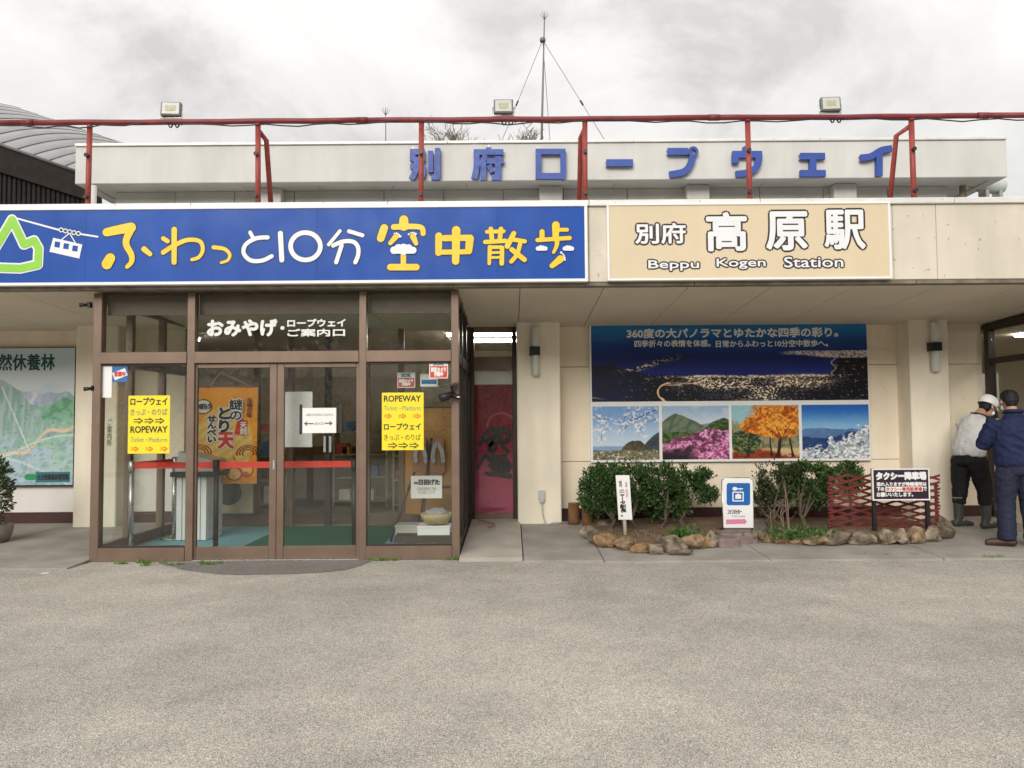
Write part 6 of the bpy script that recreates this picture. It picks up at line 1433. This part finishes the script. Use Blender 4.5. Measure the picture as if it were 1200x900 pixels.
JB = dict(seed=1, head=(-.01, .10, 1.575), tilt=.25, neck0=(0, .03, 1.42), neck1=(-.01, .06, 1.50), hipf=0.0, chest=(0, .0, 1.2), boots=False, hem=1.02,
  arm={-1: [(-.195, .02, 1.345), (-.285, .10, 1.10), (-.13, .32, 1.13), (-.08, .37, 1.14)], 1: [(.195, .02, 1.345), (.30, .06, 1.08), (.17, .30, 1.08), (.12, .35, 1.10)]}, sleeve=(.085, .080, .074, .064, .052),
  leg={-1: [(-.095, 0, .83), (-.115, .02, .47), (-.125, -.02, .09), (-.14, .1, .04)], 1: [(.095, 0, .83), (.12, .02, .47), (.135, -.01, .09), (.15, .1, .04)]}, trouser=(.108, .102, .090, .086, .088),
  torso=[(0, .0, .865, .200, .155), (0, .005, .91, .216, .170), (0, .01, 1.05, .212, .166), (0, .0, 1.22, .212, .15), (0, .015, 1.34, .185, .12), (0, .03, 1.425, .085, .08)], pelvis=[(0, 0, .93, .165, .128), (0, 0, .86, .182, .145), (0, 0, .80, .170, .142)],
  shoe={-1: shoe((-.125, -.02, 0), -1.35), 1: shoe((.135, -.01, 0), .2)})
person('person in a navy jacket and dark trousers standing with back turned', (gB.x, gB.y, zap(gB.y)), .22, JB, dict(top=M_navy, bottom=M_navy2, shoe=M_brsh), dress_b)
# ---- person in a white sweater, black trousers, rubber boots and white cap
M_sw = mat('white sweater knit', (.62, .62, .62), .85, .06, 8, .4, 260); M_bk = mat('black trouser cloth', (.010, .010, .011), .8, .15, 8, .25, 300); M_boot = mat('grey rubber boot', (.055, .06, .055), .45, .12, 9)
def dress_w(t, fr, q):
    cp = [([(*q(0, -.034, .050), .102, .108), (*q(0, .020, .066), .100, .104)], .95)]
    me = body_mesh(cp, .008, fr, 3)
    bm = bmesh.new(); bm.from_mesh(me)
    pl_co, up = Vector(q(0, 0, .018)), (Vector(q(0, 0, 1)) - Vector(q(0, 0, 0))).normalized(); bmesh.ops.bisect_plane(bm, geom=bm.verts[:] + bm.edges[:] + bm.faces[:], plane_co=pl_co, plane_no=up, clear_inner=True)
    bm.to_mesh(me); bm.free(); cap = place('cap', me, M_white, t, fr)
    bk = [([(*q(-.05, .09, .03), .03, .008), (*q(0, .135, .022), .06, .008), (*q(.05, .09, .03), .03, .008)], .6)]; place('cap_peak', body_mesh(bk, .006, fr, 2), M_white, cap, fr)
    hr = [([(*q(0, -.035, .0), .080, .070), (*q(0, -.035, -.035), .070, .055)], .8)]; place('hair', body_mesh(hr, .008, fr, 2), M_hair, t, fr)
    mk = [([(*q(-.055, .068, -.05), .018, .026), (*q(0, .09, -.05), .035, .03), (*q(.055, .068, -.05), .018, .026)], .6)]; place('face_mask', body_mesh(mk, .006, fr, 2), M_white, t, fr)
    for s in (-1, 1): tube('glasses', [W3(fr, *q(s * .084, -.01, .016)), W3(fr, *q(s * .078, .06, .014)), W3(fr, *q(s * .06, .094, .012)), W3(fr, *q(s * .03, .10, -.004)), W3(fr, *q(s * .008, .104, .012))], .004, M_blk, t, 5)
    tube('mask_loop', [W3(fr, *q(-.062, .062, -.04)), W3(fr, *q(-.086, .0, .0))], .003, M_white, t, 5)
    tube('collar', [W3(fr, *p) for p in ((-.07, .20, 1.365), (-.072, .10, 1.40), (-.03, .055, 1.415), (.03, .055, 1.415), (.072, .10, 1.40), (.07, .20, 1.365))], .012, M_blk, t, 8)
    for s, (x, y) in ((-1, (-.13, -.10)), (1, (.12, .05))):
        tube('boot_trim', [W3(fr, x + .072 * math.cos(a), y + .01 + .078 * math.sin(a), .362) for a in np.linspace(0, 6.283, 17)], .007, mat('grey boot trim', (.28, .28, .27), .6, .05, 5), t, 5)
gW = gp(1142, 617, .085)
JW = dict(seed=5, head=(0, .30, 1.49), tilt=.5, neck0=(0, .12, 1.37), neck1=(0, .20, 1.43), hipf=-.06, chest=(0, .02, 1.15), boots=True, hem=.30,
  arm={-1: [(-.185, .10, 1.30), (-.235, .20, 1.05), (-.12, .42, 1.10), (-.08, .48, 1.12)], 1: [(.185, .12, 1.30), (.25, .24, 1.06), (.13, .44, 1.10), (.09, .50, 1.12)]}, sleeve=(.080, .074, .066, .056, .046),
  leg={-1: [(-.095, -.07, .85), (-.125, -.07, .47), (-.13, -.10, .09), (-.13, .0, .04)], 1: [(.095, -.05, .85), (.115, .05, .47), (.12, .05, .09), (.12, .15, .04)]}, trouser=(.108, .102, .088, .070, .056),
  torso=[(0, -.065, .895, .190, .152), (0, -.06, .94, .203, .160), (0, -.02, 1.05, .200, .155), (0, .045, 1.20, .205, .148), (0, .09, 1.31, .175, .12), (0, .12, 1.38, .08, .075)], pelvis=[(0, -.065, .95, .160, .125), (0, -.07, .89, .172, .140), (0, -.07, .80, .166, .142)],
  shoe={-1: shoe((-.13, -.10, 0), .1, .27, True), 1: shoe((.12, .05, 0), -.05, .27, True)})
person('person in white cap, white sweater, black trousers and rubber boots leaning forward', (gW.x, gW.y, zap(gW.y)), 1.2, JW, dict(top=M_sw, bottom=M_bk, shoe=M_boot), dress_w)
c = gp(1128, 612, .1); tag(box('ground_box', c.x - .09, c.x + .09, c.y, c.y + .1, zap(c.y), zap(c.y) + .03, M_blk, None, .01), 'small flat black box on the ground at the right column foot', 'box')

# ================================================================== trees across the forecourt (seen mirrored in the glass)
B_cherry = leaf_mat('cherry blossom', [(.52, .47, .46), (.68, .63, .62), (.80, .76, .75)], .7, .5); B_green = leaf_mat('spring hedge leaf', [(.03, .055, .02), (.06, .10, .03), (.10, .14, .045)])
M_bark = mat('dark cherry bark', (.06, .045, .038), .9, .25, 8)
def cherry(lab, X, Y, H, seed):
    rs = np.random.RandomState(seed); r2 = random.Random(seed); t = thing('cherry_tree', lab, 'tree', (X, Y, 0), 'cherry trees across the forecourt')
    tube('trunk', [(X, Y, 0), (X + .1, Y, .9), (X + .05, Y, 1.8)], [.2, .16, .13], M_bark, t, 8); bm = bmesh.new(); P, D = [], []
    for k in range(13):
        a = k * 2.4; e_ = Vector((X + math.cos(a) * H * .75 * r2.uniform(.5, 1), Y + math.sin(a) * H * .6 * r2.uniform(.5, 1), H * r2.uniform(.5, .88))); m_ = Vector((X, Y, 1.7)).lerp(e_, .5) + Vector((0, 0, .25)); add_tube(bm, [(X + .05, Y, 1.6), m_, e_], [.08, .05, .015], 5, False)
        for _ in range(9):
            e2 = e_ + Vector((r2.gauss(0, .7), r2.gauss(0, .6), r2.gauss(-.1, .45))); add_tube(bm, [m_.lerp(e_, r2.random()), e2], [.02, .006], 4, False)
            for _ in range(60): P.append(np.array(e2) + rs.normal(0, .24, 3)); D.append(rs.normal(0, 1, 3))
    bm_obj('branch', bm, M_bark, t); leaves('crown', P, D, .15, B_cherry, t, rs, .8)
for k, (X, Y, H, lab) in enumerate(((-11.5, -9, 3.4, 'cherry tree in bloom across the forecourt, first of the row'), (-6.2, -9.6, 3.6, 'cherry tree in bloom mirrored in the right porch pane'), (-1.5, -9.5, 3.3, 'cherry tree in bloom across the forecourt, third of the row'), (4.6, -10.5, 3.5, 'cherry tree in bloom across the forecourt, fourth of the row'), (10.2, -9.5, 3.5, 'cherry tree in bloom across the forecourt, last of the row'))): cherry(lab, X, Y, H, 40 + k)
rs = np.random.RandomState(77); P = np.stack([rs.uniform(-22, 20, 9000), -12.5 + rs.normal(0, .45, 9000), rs.uniform(.05, 1, 9000) ** .7 * 2.2], 1); P[:, 2] *= 1 + .3 * np.sin(P[:, 0] * 1.3)
hg = thing('far_hedge', 'green hedge behind the cherry trees across the forecourt', 'hedge', (-1, -12.5, 0)); leaves('foliage', P, rs.normal(0, 1, (9000, 3)), .2, B_green, hg, rs, .7); box('hedge_core', -22, 20, -12.9, -12.3, 0, 1.7, mat('dark hedge core', (.03, .035, .02), .9, .2, 4), hg, 0)  # solid dark core inside the hedge leaves

# wooded hillside beyond, also mirrored in the glass
bm = bmesh.new(); NX, NY_ = 60, 10; G = []
for j in range(NY_):
    G.append([bm.verts.new((-120 + 240 * i / (NX - 1), -30 - 6 * j, (23 * (j / (NY_ - 1)) ** .8) * (1 + .12 * math.sin(i * .35 + 1) + .08 * math.sin(i * 1.7 + j)) + (.7 * mnoise.noise(Vector((i * .9, j * .8, 3))) if j else -.2))) for i in range(NX)])
for a, b in zip(G, G[1:]):
    for i in range(NX - 1): bm.faces.new((a[i], a[i + 1], b[i + 1], b[i]))
hl = struct(bm_obj('hill', bm, mat('wooded hillside', (.075, .082, .045), .95, .5, .35, 1.0, 2.0), None, True), 'wooded hillside beyond the forecourt')
